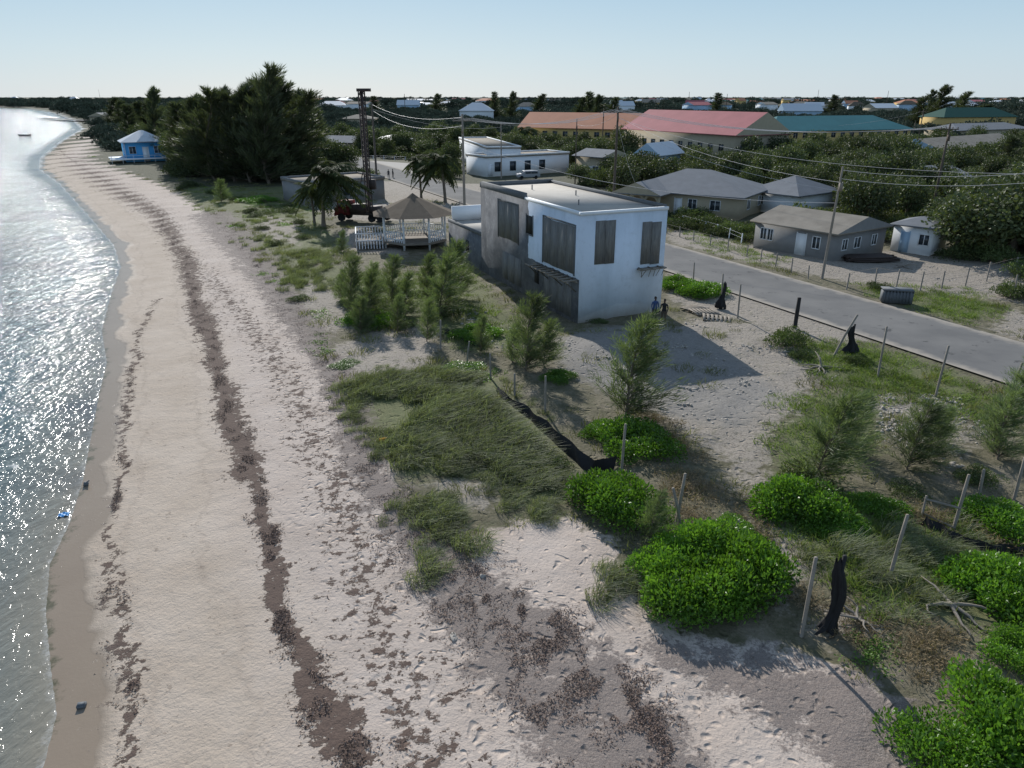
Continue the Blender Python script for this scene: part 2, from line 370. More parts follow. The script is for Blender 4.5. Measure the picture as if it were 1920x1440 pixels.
# ---------------- road ----------------
nrm=np.array([.903,.43]);drr=np.array([-.43,.903]); base=nrm*45.3
def strip(name,pts,half,z,mat,cols=9):
    pts=np.array(pts,float);T=np.gradient(pts,axis=0);T/=np.linalg.norm(T,axis=1)[:,None]
    Nn=np.stack([T[:,1],-T[:,0]],1);V=[];E=[]
    for k in range(cols):
        s=-1+2*k/(cols-1)
        for i,p in enumerate(pts): V.append((*(p+Nn[i]*half*s),z)); E.append(abs(s)**3)
    n=len(pts);Q=[]
    for k in range(cols-1):
        for i in range(n-1): Q.append((k*n+i,k*n+i+1,(k+1)*n+i+1,(k+1)*n+i))
    me=mesh_np(name,V,Q,[mat]); setattrs(me,dict(edge=E)); return me
rp=[base+drr*s for s in np.arange(-60,190,2.0)]
e=rp[-1]
for k in range(60):
    a=R(115.5+k*.45); e=e+np.array([math.cos(a),math.sin(a)])*8; rp.append(e)
obj('road',strip('road',rp,4.1,.10,M['asphalt']))
def sheet(name,pts,z,mat):
    me=bpy.data.meshes.new(name); me.from_pydata([(x,y,z) for x,y in pts],[],[list(range(len(pts)))]); me.materials.append(mat); return obj(name,me)
sheet('parking_lot_pavement',gpl([(622,300),(700,302),(790,308),(800,322),(745,331),(690,325),(640,318)]),.06,simple('pale_pavement',(.34,.32,.29),.9,.15,.3))
# ---------------- vegetation templates ----------------
def casuarina(name,h,seed,spread,nb,per,nl,nw,mat,wind=.15,tr=.02,upb=.0):
    global rng
    rng=np.random.default_rng(seed); a=Acc()
    zz=np.linspace(0,1,9); lx=wind*h*.5*zz**2; wob=np.cumsum(rng.normal(0,.012*h,(9,2)),0)
    tp=np.stack([lx+wob[:,0],wob[:,1],zz*h],1); tp[0,:2]=0
    a.tube(tp,np.interp(zz,[0,1],[tr*h,.003*h]),6,0)
    PP=[];DD=[]
    for i in range(nb):
        tt=.02+.96*rng.random()**1.15; b=np.array([np.interp(tt,zz,tp[:,k]) for k in range(3)])
        az=rng.uniform(0,6.28); L=spread*h*(.22+.9*(1-tt)**.8)*rng.uniform(.45,1.3)
        up=rng.uniform(.35,1.2)+.5*tt
        d0=np.array([math.cos(az)+wind,math.sin(az),up]); d0/=np.linalg.norm(d0)
        s=np.linspace(0,1,5); cur=b+np.outer(s*L,d0)+np.outer(s**2*L*.18,[wind*2,0,-.5])
        a.tube(cur,np.linspace(.005*h*(1.1-tt),.0008*h,5),3,0,cap=False)
        m=max(4,int(per*(.4+L/(spread*h))))
        q=rng.uniform(.1,1.05,m); p=np.stack([np.interp(q,s,cur[:,k]) for k in range(3)],1)
        p+=rng.normal(0,.045*L,(m,3))*(.4+q[:,None])
        dd=d0*1.2+rv(m)*.65+np.array([wind*1.8,0,-.15+upb])
        PP.append(p);DD.append(dd)
    P=np.concatenate(PP);D_=np.concatenate(DD); n=len(P)
    a.leaves(P,D_,rv(n),nl*rng.uniform(.5,1.4,n),nw*rng.uniform(.6,1.3,n),1)
    return a.mesh(name,[M['bark'],mat])
def bush(name,rx,ry,rz,n,leaf,mat,seed,lobes=14,asp=.5,inner=.25,stems=True,rmin=.16):
    global rng
    rng=np.random.default_rng(seed); a=Acc(); P=[];N=[]
    c=np.stack([rng.uniform(-.78,.78,lobes)*rx,rng.uniform(-.78,.78,lobes)*ry,rng.uniform(.12,.6,lobes)*rz],1)
    e=np.sqrt((c[:,0]/rx)**2+(c[:,1]/ry)**2); c[:,2]*=np.clip(1.35-e,.3,1)
    r=rng.uniform(rmin,.42,lobes)
    w=r**2/np.sum(r**2)
    li_=rng.choice(lobes,n,p=w); dv=rv(n); dv[:,2]=np.abs(dv[:,2])*1.0-.15; dv/=np.linalg.norm(dv,axis=1)[:,None]
    rad=r[li_]*np.where(rng.random(n)<inner,rng.uniform(.4,.95,n),rng.uniform(.88,1.14,n))
    P=c[li_]+dv*rad[:,None]*np.array([rx,ry,rz*1.15])
    P[:,2]=np.maximum(P[:,2],.02)
    D_=dv*.7+rv(n)*.7+np.array([0,0,.25]); 
    if stems:
        for k in range(lobes): a.tube([(0,0,0),c[k]*.6+[0,0,-.02],c[k]],[.03*rz,.02*rz,.01*rz],4,0,cap=False)
    a.leaves(P,D_,dv+rv(n)*.6,leaf*rng.uniform(.6,1.3,n),leaf*asp*rng.uniform(.7,1.3,n),1)
    return a.mesh(name,[M['bark'],mat])
def btree(name,h,rad,n,leaf,mat,seed,lobes=16):
    global rng
    rng=np.random.default_rng(seed); a=Acc()
    a.tube([(0,0,0),(.03*h,.02*h,h*.3),(0,.03*h,h*.55)],[.035*h,.025*h,.015*h],6,0)
    dv=rv(lobes); c=dv*np.array([rad*.62,rad*.62,h*.24])*rng.uniform(.5,1.1,lobes)[:,None]+np.array([0,0,h*.52])
    for k in range(lobes): a.tube([(0,0,h*.3),(c[k]+[0,0,h*.3])/2,c[k]],[.016*h,.01*h,.004*h],4,0,cap=False)
    r=rng.uniform(.22,.48,lobes)*rad
    li_=rng.choice(lobes,n,p=r**2/np.sum(r**2)); d=rv(n)
    P=c[li_]+d*(r[li_]*rng.uniform(.6,1.15,n))[:,None]*np.array([1,1,.85]); P[:,2]=np.maximum(P[:,2],.08*h)
    a.leaves(P,d*.6+rv(n)*.8,d+rv(n)*.6,leaf*rng.uniform(.6,1.3,n),leaf*.6*rng.uniform(.6,1.3,n),1)
    return a.mesh(name,[M['bark'],mat])
def grassclump(name,n,h,w,mat,seed,rad=.35,wind=.6):
    global rng
    rng=np.random.default_rng(seed); a=Acc()
    P=np.zeros((n,3)); an=rng.uniform(0,6.28,n); rr=rad*np.sqrt(rng.random(n)); P[:,0]=rr*np.cos(an);P[:,1]=rr*np.sin(an)
    hh=h*rng.uniform(.4,1.2,n); lean=rng.normal(0,.28,(n,2))+np.stack([P[:,0],P[:,1]],1)*.8; 
    L1=np.stack([lean[:,0]+wind*.3,lean[:,1],np.ones(n)],1); L1/=np.linalg.norm(L1,axis=1)[:,None]
    L2=np.stack([lean[:,0]*1.5+wind*1.5,lean[:,1]*1.5-wind*.3,np.full(n,.45)],1); L2/=np.linalg.norm(L2,axis=1)[:,None]
    p1=P+L1*hh[:,None]*.5; p2=p1+L2*hh[:,None]*.6
    S=rv(n);S[:,2]*=.2; S*=w/2/np.linalg.norm(S,axis=1)[:,None]
    V=np.stack([P-S,P+S,p1+S,p1-S,p2+S*.2,p2-S*.2],1).reshape(-1,3)
    k=np.arange(n)[:,None]*6
    Q=np.concatenate([k+[0,1,2,3],k+[3,2,4,5]],0)
    a.add(V,Q,0); return a.mesh(name,[mat])
def patch(name,n,leaf,mat,seed,rad=.8,h=.15,asp=.6,cl=9):
    global rng
    rng=np.random.default_rng(seed); a=Acc()
    c=rng.normal(0,rad*.45,(cl,2)); li_=rng.integers(0,cl,n)
    P=np.zeros((n,3)); P[:,:2]=c[li_]+rng.normal(0,rad*.2,(n,2)); P[:,2]=rng.uniform(0,h,n)
    D_=rv(n); D_[:,2]=np.abs(D_[:,2])*.6+.1
    a.leaves(P,D_,rv(n)*.5+[0,0,1],leaf*rng.uniform(.6,1.3,n),leaf*asp,0)
    return a.mesh(name,[mat])
def palm(name,h,seed,fl=2.6,nf=22,lean=.12):
    global rng
    rng=np.random.default_rng(seed); a=Acc()
    s=np.linspace(0,1,8); tp=np.stack([lean*h*s**1.6,0*s,h*s],1); a.tube(tp,np.interp(s,[0,.1,1],[.22,.17,.13]),8,0)
    top=tp[-1]
    for i in range(nf):
        az=i*2.4+rng.uniform(-.2,.2); el=rng.uniform(-.9,1.1); L=fl*rng.uniform(.8,1.1)
        q=np.linspace(0,1,26); d0=np.array([math.cos(az)*math.cos(el)+.25,math.sin(az)*math.cos(el),math.sin(el)])
        c=top+np.outer(q*L,d0)+np.outer(q**2*L*.6,[.15,0,-1.0]); a.tube(c[::3],np.linspace(.03,.008,len(c[::3])),3,1,cap=False)
        T=np.gradient(c,axis=0);T/=np.linalg.norm(T,axis=1)[:,None]; S=np.cross(T,[0,0,1.]);S/=np.linalg.norm(S,axis=1)[:,None]
        for sg in (-1,1):
            for rep in range(2):
                Pq=c[2:]+T[2:]*rep*.06; m=len(Pq)
                Dq=S[2:]*sg+T[2:]*.6+np.array([.1,0,-.75])+rng.normal(0,.15,(m,3))
                a.leaves(Pq,Dq,np.tile([0,0,1.],(m,1))+rv(m)*.5,.72*np.sin(np.clip(q[2:]*.85+.15,0,1)*3.0)+.18,.11,1)
    for k in range(9): a.leaves(top[None]+rng.normal(0,.1,(1,3)),np.array([[rng.normal(),rng.normal(),-2]]),rv(1),1.3,.16,1)
    return a.mesh(name,[M['bark'],M['palm']])
CB=[casuarina('cas_big%d'%i,18,20+i,.25,180,58,1.15,.10,M['cas'],.14,.014,.35) for i in range(3)]
CS=[casuarina('cas_small%d'%i,4,30+i,.40,130,52,.34,.022,M['casn'],.22,.012,.1) for i in range(4)]
BB=[bush('bush_bright%d'%i,2.2,1.9,1.35,9500,.165,M['bushb'],40+i,34,rmin=.2) for i in range(3)]
BD=[bush('bush_dark%d'%i,1.6,1.5,1.2,3000,.14,M['bushd'],50+i,22) for i in range(2)]
TR=[btree('tree_mid%d'%i,5.5,3.0,3400,.30,M['tree'],60+i,20) for i in range(4)]
SHB=[bush('shrub_mid%d'%i,2.6,2.5,2.4,1500,.32,M['tree'],70+i,20,.6) for i in range(3)]
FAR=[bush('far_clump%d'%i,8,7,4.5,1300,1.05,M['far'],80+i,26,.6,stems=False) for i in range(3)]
GC=[grassclump('grass_clump%d'%i,75,.85,.026,M['grass'],90+i,.42,.9) for i in range(4)]
WC=[grassclump('weed_clump%d'%i,60,.32,.026,M['weed'],95+i,.5,.3) for i in range(3)]
GW=[grassclump('green_weed_clump%d'%i,60,.28,.028,M['gweed'],195+i,.5,.3) for i in range(2)]
DC=[patch('dry_patch%d'%i,260,.22,M['dry'],100+i,.9,.3,.14,14) for i in range(2)]
VP=[patch('vine_patch%d'%i,230,.12,M['vine'],110+i,.9,.15,.6,12) for i in range(3)]
PM=[palm('palm_a',5.5,120,3.0,32),palm('palm_b',6.5,121,3.1,32,-.08)]
rng=np.random.default_rng(99)
def mass(name,tmpls,pts,smin,smax,zs=(.8,1.2),rot=math.pi,sink=.05,scl=None):
    e=empty(name); pts=np.asarray(pts)
    if len(pts)==0: return e
    zz=gz(pts[:,0],pts[:,1])
    for i,(x,y) in enumerate(pts):
        s=random.uniform(smin,smax)*(scl[i] if scl is not None else 1)
        obj(name+'_clump',random.choice(tmpls),(x,y,float(zz[i])-sink),(0,0,random.uniform(-rot,rot)),(s,s,s*random.uniform(*zs)),e)
    return e
def scatter(poly,n,cl=None,cs=.4,seed=1,soft=0.0):
    p=np.array(poly);r=np.random.default_rng(seed); lo=p.min(0);hi=p.max(0)
    Q_=r.uniform(lo-soft,hi+soft,(n,2)); sd_=sdf(Q_[:,0],Q_[:,1],poly)
    k=(sd_>0) if soft==0 else (r.random(n)<np.clip(.5+sd_/(2*soft),0,1))
    if cl is not None: k&=snoise(Q_[:,0],Q_[:,1],cs,seed+50)+.35*snoise(Q_[:,0],Q_[:,1],cs*3.3,seed+51)>cl
    return Q_[k]
# ---------------- buildings ----------------
foot_rects=[]
def frame(p0,p1):
    a=math.atan2(p1[1]-p0[1],p1[0]-p0[0]); return a,math.hypot(p1[0]-p0[0],p1[1]-p0[1])
def addfoot(p0,a,W,Dp):
    foot_rects.append((p0[0],p0[1],a,W,Dp))
def part(name,acc,mats,parent,smooth=False):
    return obj(name,acc.mesh(name,mats,smooth),parent=parent)
def winbox(ag,af,face,a0,a1,z0,z1,W,Dp,fr=.07,mull=True):
    def bx(acc,u0,u1,w0,w1,pr):
        if face=='f': acc.box(u0,u1,-pr,.0,w0,w1)
        elif face=='l': acc.box(-pr,0,u0,u1,w0,w1)
        elif face=='r': acc.box(W,W+pr,u0,u1,w0,w1)
    bx(ag,a0,a1,z0,z1,.02)
    for (u0,u1,w0,w1) in [(a0-fr,a0,z0-fr,z1+fr),(a1,a1+fr,z0-fr,z1+fr),(a0,a1,z0-fr,z0),(a0,a1,z1,z1+fr)]: bx(af,u0,u1,w0,w1,.07)
    if mull:
        mid=(a0+a1)/2; bx(af,mid-.03,mid+.03,z0,z1,.05)
def roofmesh(a,W,Dp,h,rh,kind,o=.5,axis='x'):
    x0,x1,y0,y1=-o,W+o,-o,Dp+o; z=h+.01; t_=.14
    if kind=='flat':
        a.box(-.12,W+.12,-.12,Dp+.12,h+.004,h+.22); 
        for b in [(-.12,W+.12,-.12,.1),(-.12,W+.12,Dp-.1,Dp+.12)]: a.box(*b,h+.224,h+.5,1)
        for b in [(-.12,.1,.103,Dp-.103),(W-.1,W+.12,.103,Dp-.103)]: a.box(*b,h+.224,h+.5,1)
        return
    a.box(x0,x1,y0,y1,z-t_,z)
    z+=.003
    ym=(y0+y1)/2; xm=(x0+x1)/2
    if axis=='x':
        i=(y1-y0)/2 if kind=='hip' else 0.0
        i=min(i,(x1-x0)/2-.05)
        r0=(x0+i,ym,z+rh);r1=(x1-i,ym,z+rh)
        a.add([(x0,y0,z),(x1,y0,z),r1,r0],[(0,1,2,3)],0); a.add([(x1,y1,z),(x0,y1,z),r0,r1],[(0,1,2,3)],0)
        mm=0 if kind=='hip' else 1
        a.poly([(x0,y1,z),(x0,y0,z),r0],mm); a.poly([(x1,y0,z),(x1,y1,z),r1],mm)
    else:
        i=(x1-x0)/2 if kind=='hip' else 0.0
        i=min(i,(y1-y0)/2-.05)
        r0=(xm,y0+i,z+rh);r1=(xm,y1-i,z+rh)
        a.add([(x0,y1,z),(x0,y0,z),r0,r1],[(0,1,2,3)],0); a.add([(x1,y0,z),(x1,y1,z),r1,r0],[(0,1,2,3)],0)
        mm=0 if kind=='hip' else 1
        a.poly([(x0,y0,z),(x1,y0,z),r0],mm); a.poly([(x1,y1,z),(x0,y1,z),r1],mm)
def house(name,p0,p1,Dp,h,rh,kind,wall,roof,wins=(),doors=(),o=.5,axis='x',z=0.0,frames='white',W=None,doormat='white'):
    a,W0=frame(p0,p1); W=W or W0
    e=empty(name,(p0[0],p0[1],z),a); addfoot(p0,a,W,Dp)
    w=Acc(); w.box(0,W,0,Dp,-.5,h); part('walls',w,[M[wall]],e)
    r=Acc(); roofmesh(r,W,Dp,h,rh,kind,o,axis); part('roof',r,[M[roof],M[wall]],e)
    if wins:
        g=Acc();f=Acc()
        for q in wins: winbox(g,f,*q,W,Dp)
        part('window_glass',g,[M['glass']],e); part('window_frames',f,[M[frames]],e)
    if doors:
        g=Acc()
        for (face,a0,a1,z1) in doors:
            if face=='f': g.box(a0,a1,-.05,0,.05,z1); g.box(a0-.1,a0,-.08,0,.05,z1+.1);g.box(a1,a1+.1,-.08,0,.05,z1+.1)
            elif face=='r': g.box(W,W+.05,a0,a1,.05,z1)
            else: g.box(-.05,0,a0,a1,.05,z1)
        part('door',g,[M[doormat]],e)
    return e
# --- main unfinished building
A=np.array([4.65,49.9]); ang=math.atan2(2.8,6.3); W,L,HB=7.0,18.3,7.5
main=empty('unfinished_concrete_building',(A[0],A[1],0),ang); addfoot(A,ang,W,L+9)
t=NT('unfinished_wall'); tc=t.n('ShaderNodeTexCoord').outputs['Object']; sp=t.n('ShaderNodeSeparateXYZ',Vector=tc)
x_,y_,z_=sp.outputs; nz=t.noise(.9,5); nj=t.math('MULTIPLY',t.math('SUBTRACT',nz,.5),.9)
nf=t.noise(25,4); st=t.noise(.5,5,.6,t.scalev((1,1,.25)))
whi=t.mix(t.mr(st,.42,.75),(.70,.77,.86),(.52,.59,.66)); whi=t.mix(t.math('MULTIPLY',t.mr(t.noise(2.2,5,.7),.52,.7),.4),whi,(.50,.55,.60)); whi=t.mix(t.math('MULTIPLY',t.mr(t.math('ADD',z_,nj),1.0,.0),.7),whi,(.33,.30,.26))
cem=t.mix(t.mr(t.noise(.8,6,.65),.35,.65),(.085,.09,.10),(.17,.177,.19)); cem=t.mix(t.mr(t.noise(3,5),.55,.75),cem,(.22,.22,.225)); cem=t.mix(t.math('MULTIPLY',t.mr(st,.5,.62),.5),cem,(.07,.072,.078))
left=t.math('LESS_THAN',x_,.02)
mk=t.math('MAXIMUM',t.math('GREATER_THAN',t.math('ADD',y_,t.math('MULTIPLY',nj,.8)),8.3),t.math('LESS_THAN',t.math('ADD',z_,t.math('MULTIPLY',nj,.5)),3.1))
mk=t.math('MULTIPLY',mk,left)
mk=t.math('MAXIMUM',mk,t.math('GREATER_THAN',y_,18.32))
mwall=t.princ(t.mix(mk,whi,cem),.85,t.bump(nf,.4,.02))
w=Acc(); w.box(0,W,0,L,-.8,HB)
w.box(0.0,6.0,L+.003,L+9,-.8,3.2)
part('walls',w,[mwall],main)
r=Acc(); r.box(.22,W-.22,.22,L-.22,HB+.003,HB+.10,0)
r.box(-.05,W+.05,-.05,.2,HB+.004,HB+.22,1);r.box(-.05,W+.05,L-.2,L+.05,HB+.004,HB+.42,2)
r.box(-.05,.2,.203,8.95,HB+.004,HB+.22,1); r.box(W-.2,W+.05,.203,L-.203,HB+.004,HB+.34,2)
r.box(-.055,.205,9.0,L-.205,HB+.004,HB+.5,2)
r.box(.1,5.9,L+.1,L+8.9,3.203,3.3,0); r.box(-.05,.098,L+.0535,L+9.05,3.204,3.5,2)
for (px_,py_) in [(2,4),(4.5,9),(3,14)]: r.tube([(px_,py_,HB),(px_,py_,HB+.5)],.05,6,2)
part('roof',r,[M['roofc'],M['white'],M['cement2']],main)
r=Acc(); r.box(.3,6.0,L+8.6,L+8.8,3.303,4.7); r.box(5.6,5.8,L+1,L+8.597,3.303,4.7); part('terrace_wall',r,[M['white']],main)
t=NT('plywood_boards'); v=t.scalev((1,1,.12)); n=t.noise(9,5,.6,v); c=t.mix(t.mr(n,.3,.7),(.11,.105,.10),(.24,.23,.21)); c=t.mix(t.mr(t.noise(1.2,4),.5,.7),c,(.165,.165,.165)); M['ply']=t.princ(c,.85,t.bump(n,.3,.01))
def boards(acc,face,a0,a1,z0,z1,n=3,m=0):
    ws=(a1-a0)/n
    for i in range(n):
        pr=.035+.012*(i%2); zo=random.uniform(-.05,.05)
        if face=='f': acc.box(a0+i*ws+.008,a0+(i+1)*ws-.008,-pr,-.002,z0+zo,z1+zo,m)
        else: acc.box(-pr,-.002,a0+i*ws+.008,a0+(i+1)*ws-.008,z0+zo,z1+zo,m)
b=Acc()
boards(b,'f',1.15,2.75,4.1,7.1,2); boards(b,'f',4.95,6.55,3.75,6.75,2)
boards(b,'l',.75,5.6,3.35,6.65,4); boards(b,'l',1.0,5.4,.2,2.75,4)
boards(b,'l',10.2,14.2,3.9,6.9,3); boards(b,'l',9.6,13.4,.4,2.7,3)
part('window_boards',b,[M['ply']],main)
b=Acc()
for (f_,a0,a1,z0,z1) in [('l',.63,5.72,3.25,6.8),('l',10.08,14.32,3.78,7.0)]:
    for q in [(a0,a0+.1,z0,z1),(a1-.1,a1,z0,z1),(a0+.1,a1-.1,z1-.1,z1)]: b.box(-.07,-.002,*q)
b.box(-.06,-.004,7.5,8.6,4.9,5.0); b.box(-.06,-.004,7.4,7.5,4.9,6.5);b.box(-.06,-.004,8.6,8.7,4.9,6.5)
part('window_trim',b,[M['cement2']],main)
b=Acc(); b.box(-.012,-.004,7.5,8.6,5.0,6.4); b.box(-.012,-.004,6.3,7.1,1.4,2.9); b.box(-.012,-.004,21.5,22.4,1.1,2.2); part('window_openings',b,[M['dark']],main)
b=Acc()
for i in range(9):
    y0=.1+i*.7; b.box(-1.15+random.uniform(-.1,.1),-.004,y0,y0+.16,3.02,3.10)
for xx in (-.95,-.25): b.box(xx,xx+.1,-.1,6.9,2.92,3.017)
for yy in (.3,2.4,4.6,6.6): b.tube([(-.9,yy,2.95),(-.05,yy,2.2)],.04,4)
part('plank_canopy',b,[M['wood']],main)
b=Acc(); b.box(4.7,6.9,-.55,-.004,3.42,3.5)
for i in range(6): xx=4.8+i*.38; b.tube([(xx,-.5,3.41),(xx+random.uniform(-.3,.3),-.2,2.85)],.022,4)
for xx in (4.8,5.6,6.4): b.box(xx,xx+.06,-1.0,-.005,3.51,3.57)
part('scaffold_ledge',b,[M['wood']],main)
# --- houses
p0=gp(1412,462);p1=gp(1560,491)
a,Wd=frame(p0,p1)
house('grey_block_house',p0,p1,8.6,2.75,1.25,'gable','cement','oldroof',
  [('f',.8,1.5,1.0,2.1),('f',1.7,2.3,1.0,2.1),('f',Wd-2.4,Wd-1.6,1.0,2.1),('r',1.2,2.0,1.0,2.0),('r',3.2,4.2,1.0,2.0),('r',6.2,7.0,1.0,2.0)],
  [('f',Wd-4.2,Wd-3.2,2.2)],.45)
p0=gp(1668,470);p1=gp(1742,480)
house('white_shed',p0,p1,4.6,2.8,.7,'hip','white','shingle',[('f',2.6,3.5,1.0,2.0)],[('f',.9,1.6,2.1)],.35,doormat='lblue')
p0=gp(1168,394);p1=gp(1385,413); a,Wd=frame(p0,p1)
gh=house('grey_roof_house',p0,p1,13,2.9,2.6,'hip','beige','shingle',[('f',9.5,10.6,1,2.2),('f',12.5,13.8,1,2.2),('r',3,4.2,1,2.2),('r',8,9.2,1,2.2)],[('f',7.6,8.5,2.2)],.6)
def arches(acc,x0,x1,y,n,zs,zt,th=.25,m=0):
    w_=(x1-x0)/n
    for i in range(n+1): acc.box(x0+i*w_-.18,x0+i*w_+.18,y,y+th,0,zt,m)
    for i in range(n):
        c_=x0+(i+.5)*w_; rr=w_/2-.18; an=np.linspace(math.pi,0,9)
        pts=[(c_+rr*math.cos(q),zs+min(rr,zt-zs-.12)*math.sin(q)) for q in an]
        for (xa,za),(xb,zb) in zip(pts[:-1],pts[1:]):
            acc.add([(xa,y+.003,za),(xb,y+.003,zb),(xb,y+.003,zt-.01),(xa,y+.003,zt-.01)],[(0,1,2,3)],m)
            acc.add([(xa,y+th-.003,za),(xb,y+th-.003,zb),(xb,y+th-.003,zt-.01),(xa,y+th-.003,zt-.01)],[(0,1,2,3)],m)
r=Acc(); arches(r,.3,6.6,-3.4,3,1.7,2.8); r.box(.12,.3,-3.1,0,2.2,2.79)
part('porch_arches',r,[M['beige']],gh)
r=Acc(); x0,x1,yy0=-.2,7.1,-4.0; zr=2.85
r.box(x0,x1,yy0,-.62,zr-.1,zr,0); rm=((x0+x1)/2)
r.add([(x0,3.5,zr+.01),(x0,yy0,zr+.01),(rm,yy0,zr+1.5),(rm,3.5,zr+1.5)],[(0,1,2,3)],0); r.add([(x1,yy0,zr+.01),(x1,3.5,zr+.01),(rm,3.5,zr+1.5),(rm,yy0,zr+1.5)],[(0,1,2,3)],0)
r.poly([(x0,yy0+.05,zr+.01),(x1,yy0+.05,zr+.01),(rm,yy0+.05,zr+1.5)],1); part('porch_roof',r,[M['shingle'],M['beige']],gh)
house('grey_roof_house',gp(1400,392),gp(1490,404),10,2.6,2.0,'hip','white','shingle',[('f',1.5,2.5,1,2)],[],.6)
def longb(name,pa,pb,dp,h,rh,wall,roof,kind='gable',rows=(1.0,4.4)):
    a,Wd=frame(pa,pb); ws=[]
    n=int(Wd/3.2)
    for i in range(n):
        for z0 in rows:
            if z0+1.3<h: ws.append(('f',1+i*3.2,2.4+i*3.2,z0,z0+1.3))
    for i in range(int(dp/4)):
        for z0 in rows:
            if z0+1.3<h: ws.append(('r',1.5+i*3.6,2.6+i*3.6,z0,z0+1.3))
    return house(name,pa,pb,dp,h,rh,kind,wall,roof,ws,[],.6,frames='beige')
longb('yellow_orange_roof_building',gp(975,283),gp(1180,291),14,6.6,4.0,'yellow','orange')
longb('beige_red_roof_building',gp(1168,302),gp(1372,327),15,7.6,4.3,'beige','red')
longb('yellow_teal_roof_building',gp(1440,292),gp(1700,284),15,6.2,3.6,'yellow','teal','hip')
longb('red_roof_building',gp(1390,272),gp(1470,272),12,6,3.6,'beige','red','hip')
p0=gp(912,332);p1=gp(1066,322); a,Wd=frame(p0,p1)
house('white_flat_roof_building',p0,p1,8,3.6,0,'flat','white','oldroof',[('f',2+i*3.6,3.3+i*3.6,1,2.7) for i in range(4)],[('f',.4,1.3,2.4)],frames='glass')
house('white_flat_roof_annex',gp(862,300),gp(914,327),7,5.0,0,'flat','white','oldroof',[('f',3,4.5,3,4.2)],[])
house('low_concrete_building',gp(575,385),gp(722,372),9,2.9,0,'flat','cement','oldroof',[('f',2,3.4,1,2.2),('f',6,7.4,1,2.2)],[('f',4.3,5.3,2.2)],frames='cement2',doormat='wood')
p0=gp(238,304);p1=gp(316,301); a,Wd=frame(p0,p1)
e=house('blue_beach_house',p0,p1,8.5,4.6,2.5,'hip','blue','metalroof',[('f',1,2.4,1.9,3.5),('f',Wd-2.8,Wd-1.2,1.9,3.5),('l',2,3.5,1.9,3.5)],[('f',Wd/2-.7,Wd/2+.5,3.4)],.7)
b=Acc(); b.box(-3.5,Wd+1.5,-3.5,-.01,.7,.9,0); b.box(-3.5,-.02,0,7,.7,.9,0)
for i in range(7):
    xx=-3.4+i*(Wd+4.8)/6; b.box(xx,xx+.1,-3.45,-3.35,-.6,1.7,0)
b.box(-3.5,Wd+1.5,-3.5,-3.44,1.6,1.68,0)
for xx in (0,Wd-.12): b.box(xx,xx+.12,-.12,-.01,.9,4.5,0)
b.box(Wd*.3,Wd*.7,-1.6,-.72,4.63,4.75,1); b.poly([(Wd*.3,-1.6,4.76),(Wd*.7,-1.6,4.76),(Wd/2,.6,6.3)],1)
part('deck',b,[M['white'],M['metalroof']],e)
def bg(name,u0,v0,u1,v1,dp,h,rh,kind,wall,roof,axis='x'):
    p0=gp(u0,v0);p1=gp(u1,v1);a,Wd=frame(p0,p1)
    ws=[('f',Wd*.2,Wd*.2+1.4,1.0,2.2),('f',Wd*.65,Wd*.65+1.4,1.0,2.2)]
    return house(name,p0,p1,dp,h,rh,kind,wall,roof,ws,[('f',Wd*.45,Wd*.45+1,2.1)],.7,axis)
bg('grey_cottage',600,286,662,288,8,2.9,1.6,'gable','beige','shingle')
bg('white_cottage',735,286,785,282,9,3,1.5,'hip','white','metalroof')
bg('white_roof_house',1192,330,1232,333,9,4.2,2.2,'gable','lblue','metalroof','y')
bg('green_house',1080,330,1128,335,7,4.0,1.2,'gable','beige','shingle')
bg('grey_roof_bungalow',1690,372,1810,366,9,2.8,1.6,'gable','beige','shingle')
bg('pale_blue_house',1752,318,1900,300,10,4.2,2.0,'gable','lblue','oldroof')
bg('green_roof_house',1765,246,1900,244,14,6,4,'hip','yellow','green')
bg('dark_roof_house',1790,268,1925,262,12,4,2,'hip','beige','shingle')
bg('large_white_roof_house',862,226,925,226,16,6,5,'hip','white','metalroof')
bg('white_pyramid_roof_house',596,206,648,206,16,5,4.5,'hip','white','metalroof')
bg('beach_cottage',200,232,225,230,9,4,2,'gable','beige','shingle')
bg('white_gable_house',1470,222,1540,222,14,5,5,'gable','lblue','metalroof','x')
bg('white_gable_house',745,208,785,208,14,6,5,'gable','lblue','metalroof')
bg('wide_house',640,238,700,238,14,4,2,'hip','beige','oldroof')
r2=np.random.default_rng(5)
for i in range(150):
    u=r2.uniform(560,1950) if i%2 else r2.uniform(1150,1950); v=r2.uniform(187,197) if i%3 else r2.uniform(197,215)
    x,y=gp(u,v); 
    if y>2600 or land_d(np.array([x]),np.array([y]))[0]<40: continue
    w_=r2.uniform(9,18)*(1+y/1600); th_=r2.uniform(-.7,.7)
    roof=['metalroof','oldroof','shingle','oldroof','shinglet','orange','teal','metalroof','red','oldroof','metalroof'][r2.integers(0,11)]
    wall=['white','beige','white','yellow','lblue'][r2.integers(0,5)]
    house('distant_house',(x,y),(x+w_*math.cos(th_),y+w_*math.sin(th_)),w_*.6,r2.uniform(4.5,8),r2.uniform(2,4.5),['hip','gable'][r2.integers(0,2)],wall,roof)
for (u,v) in [(20,186),(130,188)]:
    x,y=gp(u,v+3); house('distant_house',(x,y),(x+22,y),14,9,4,'hip','white','metalroof')
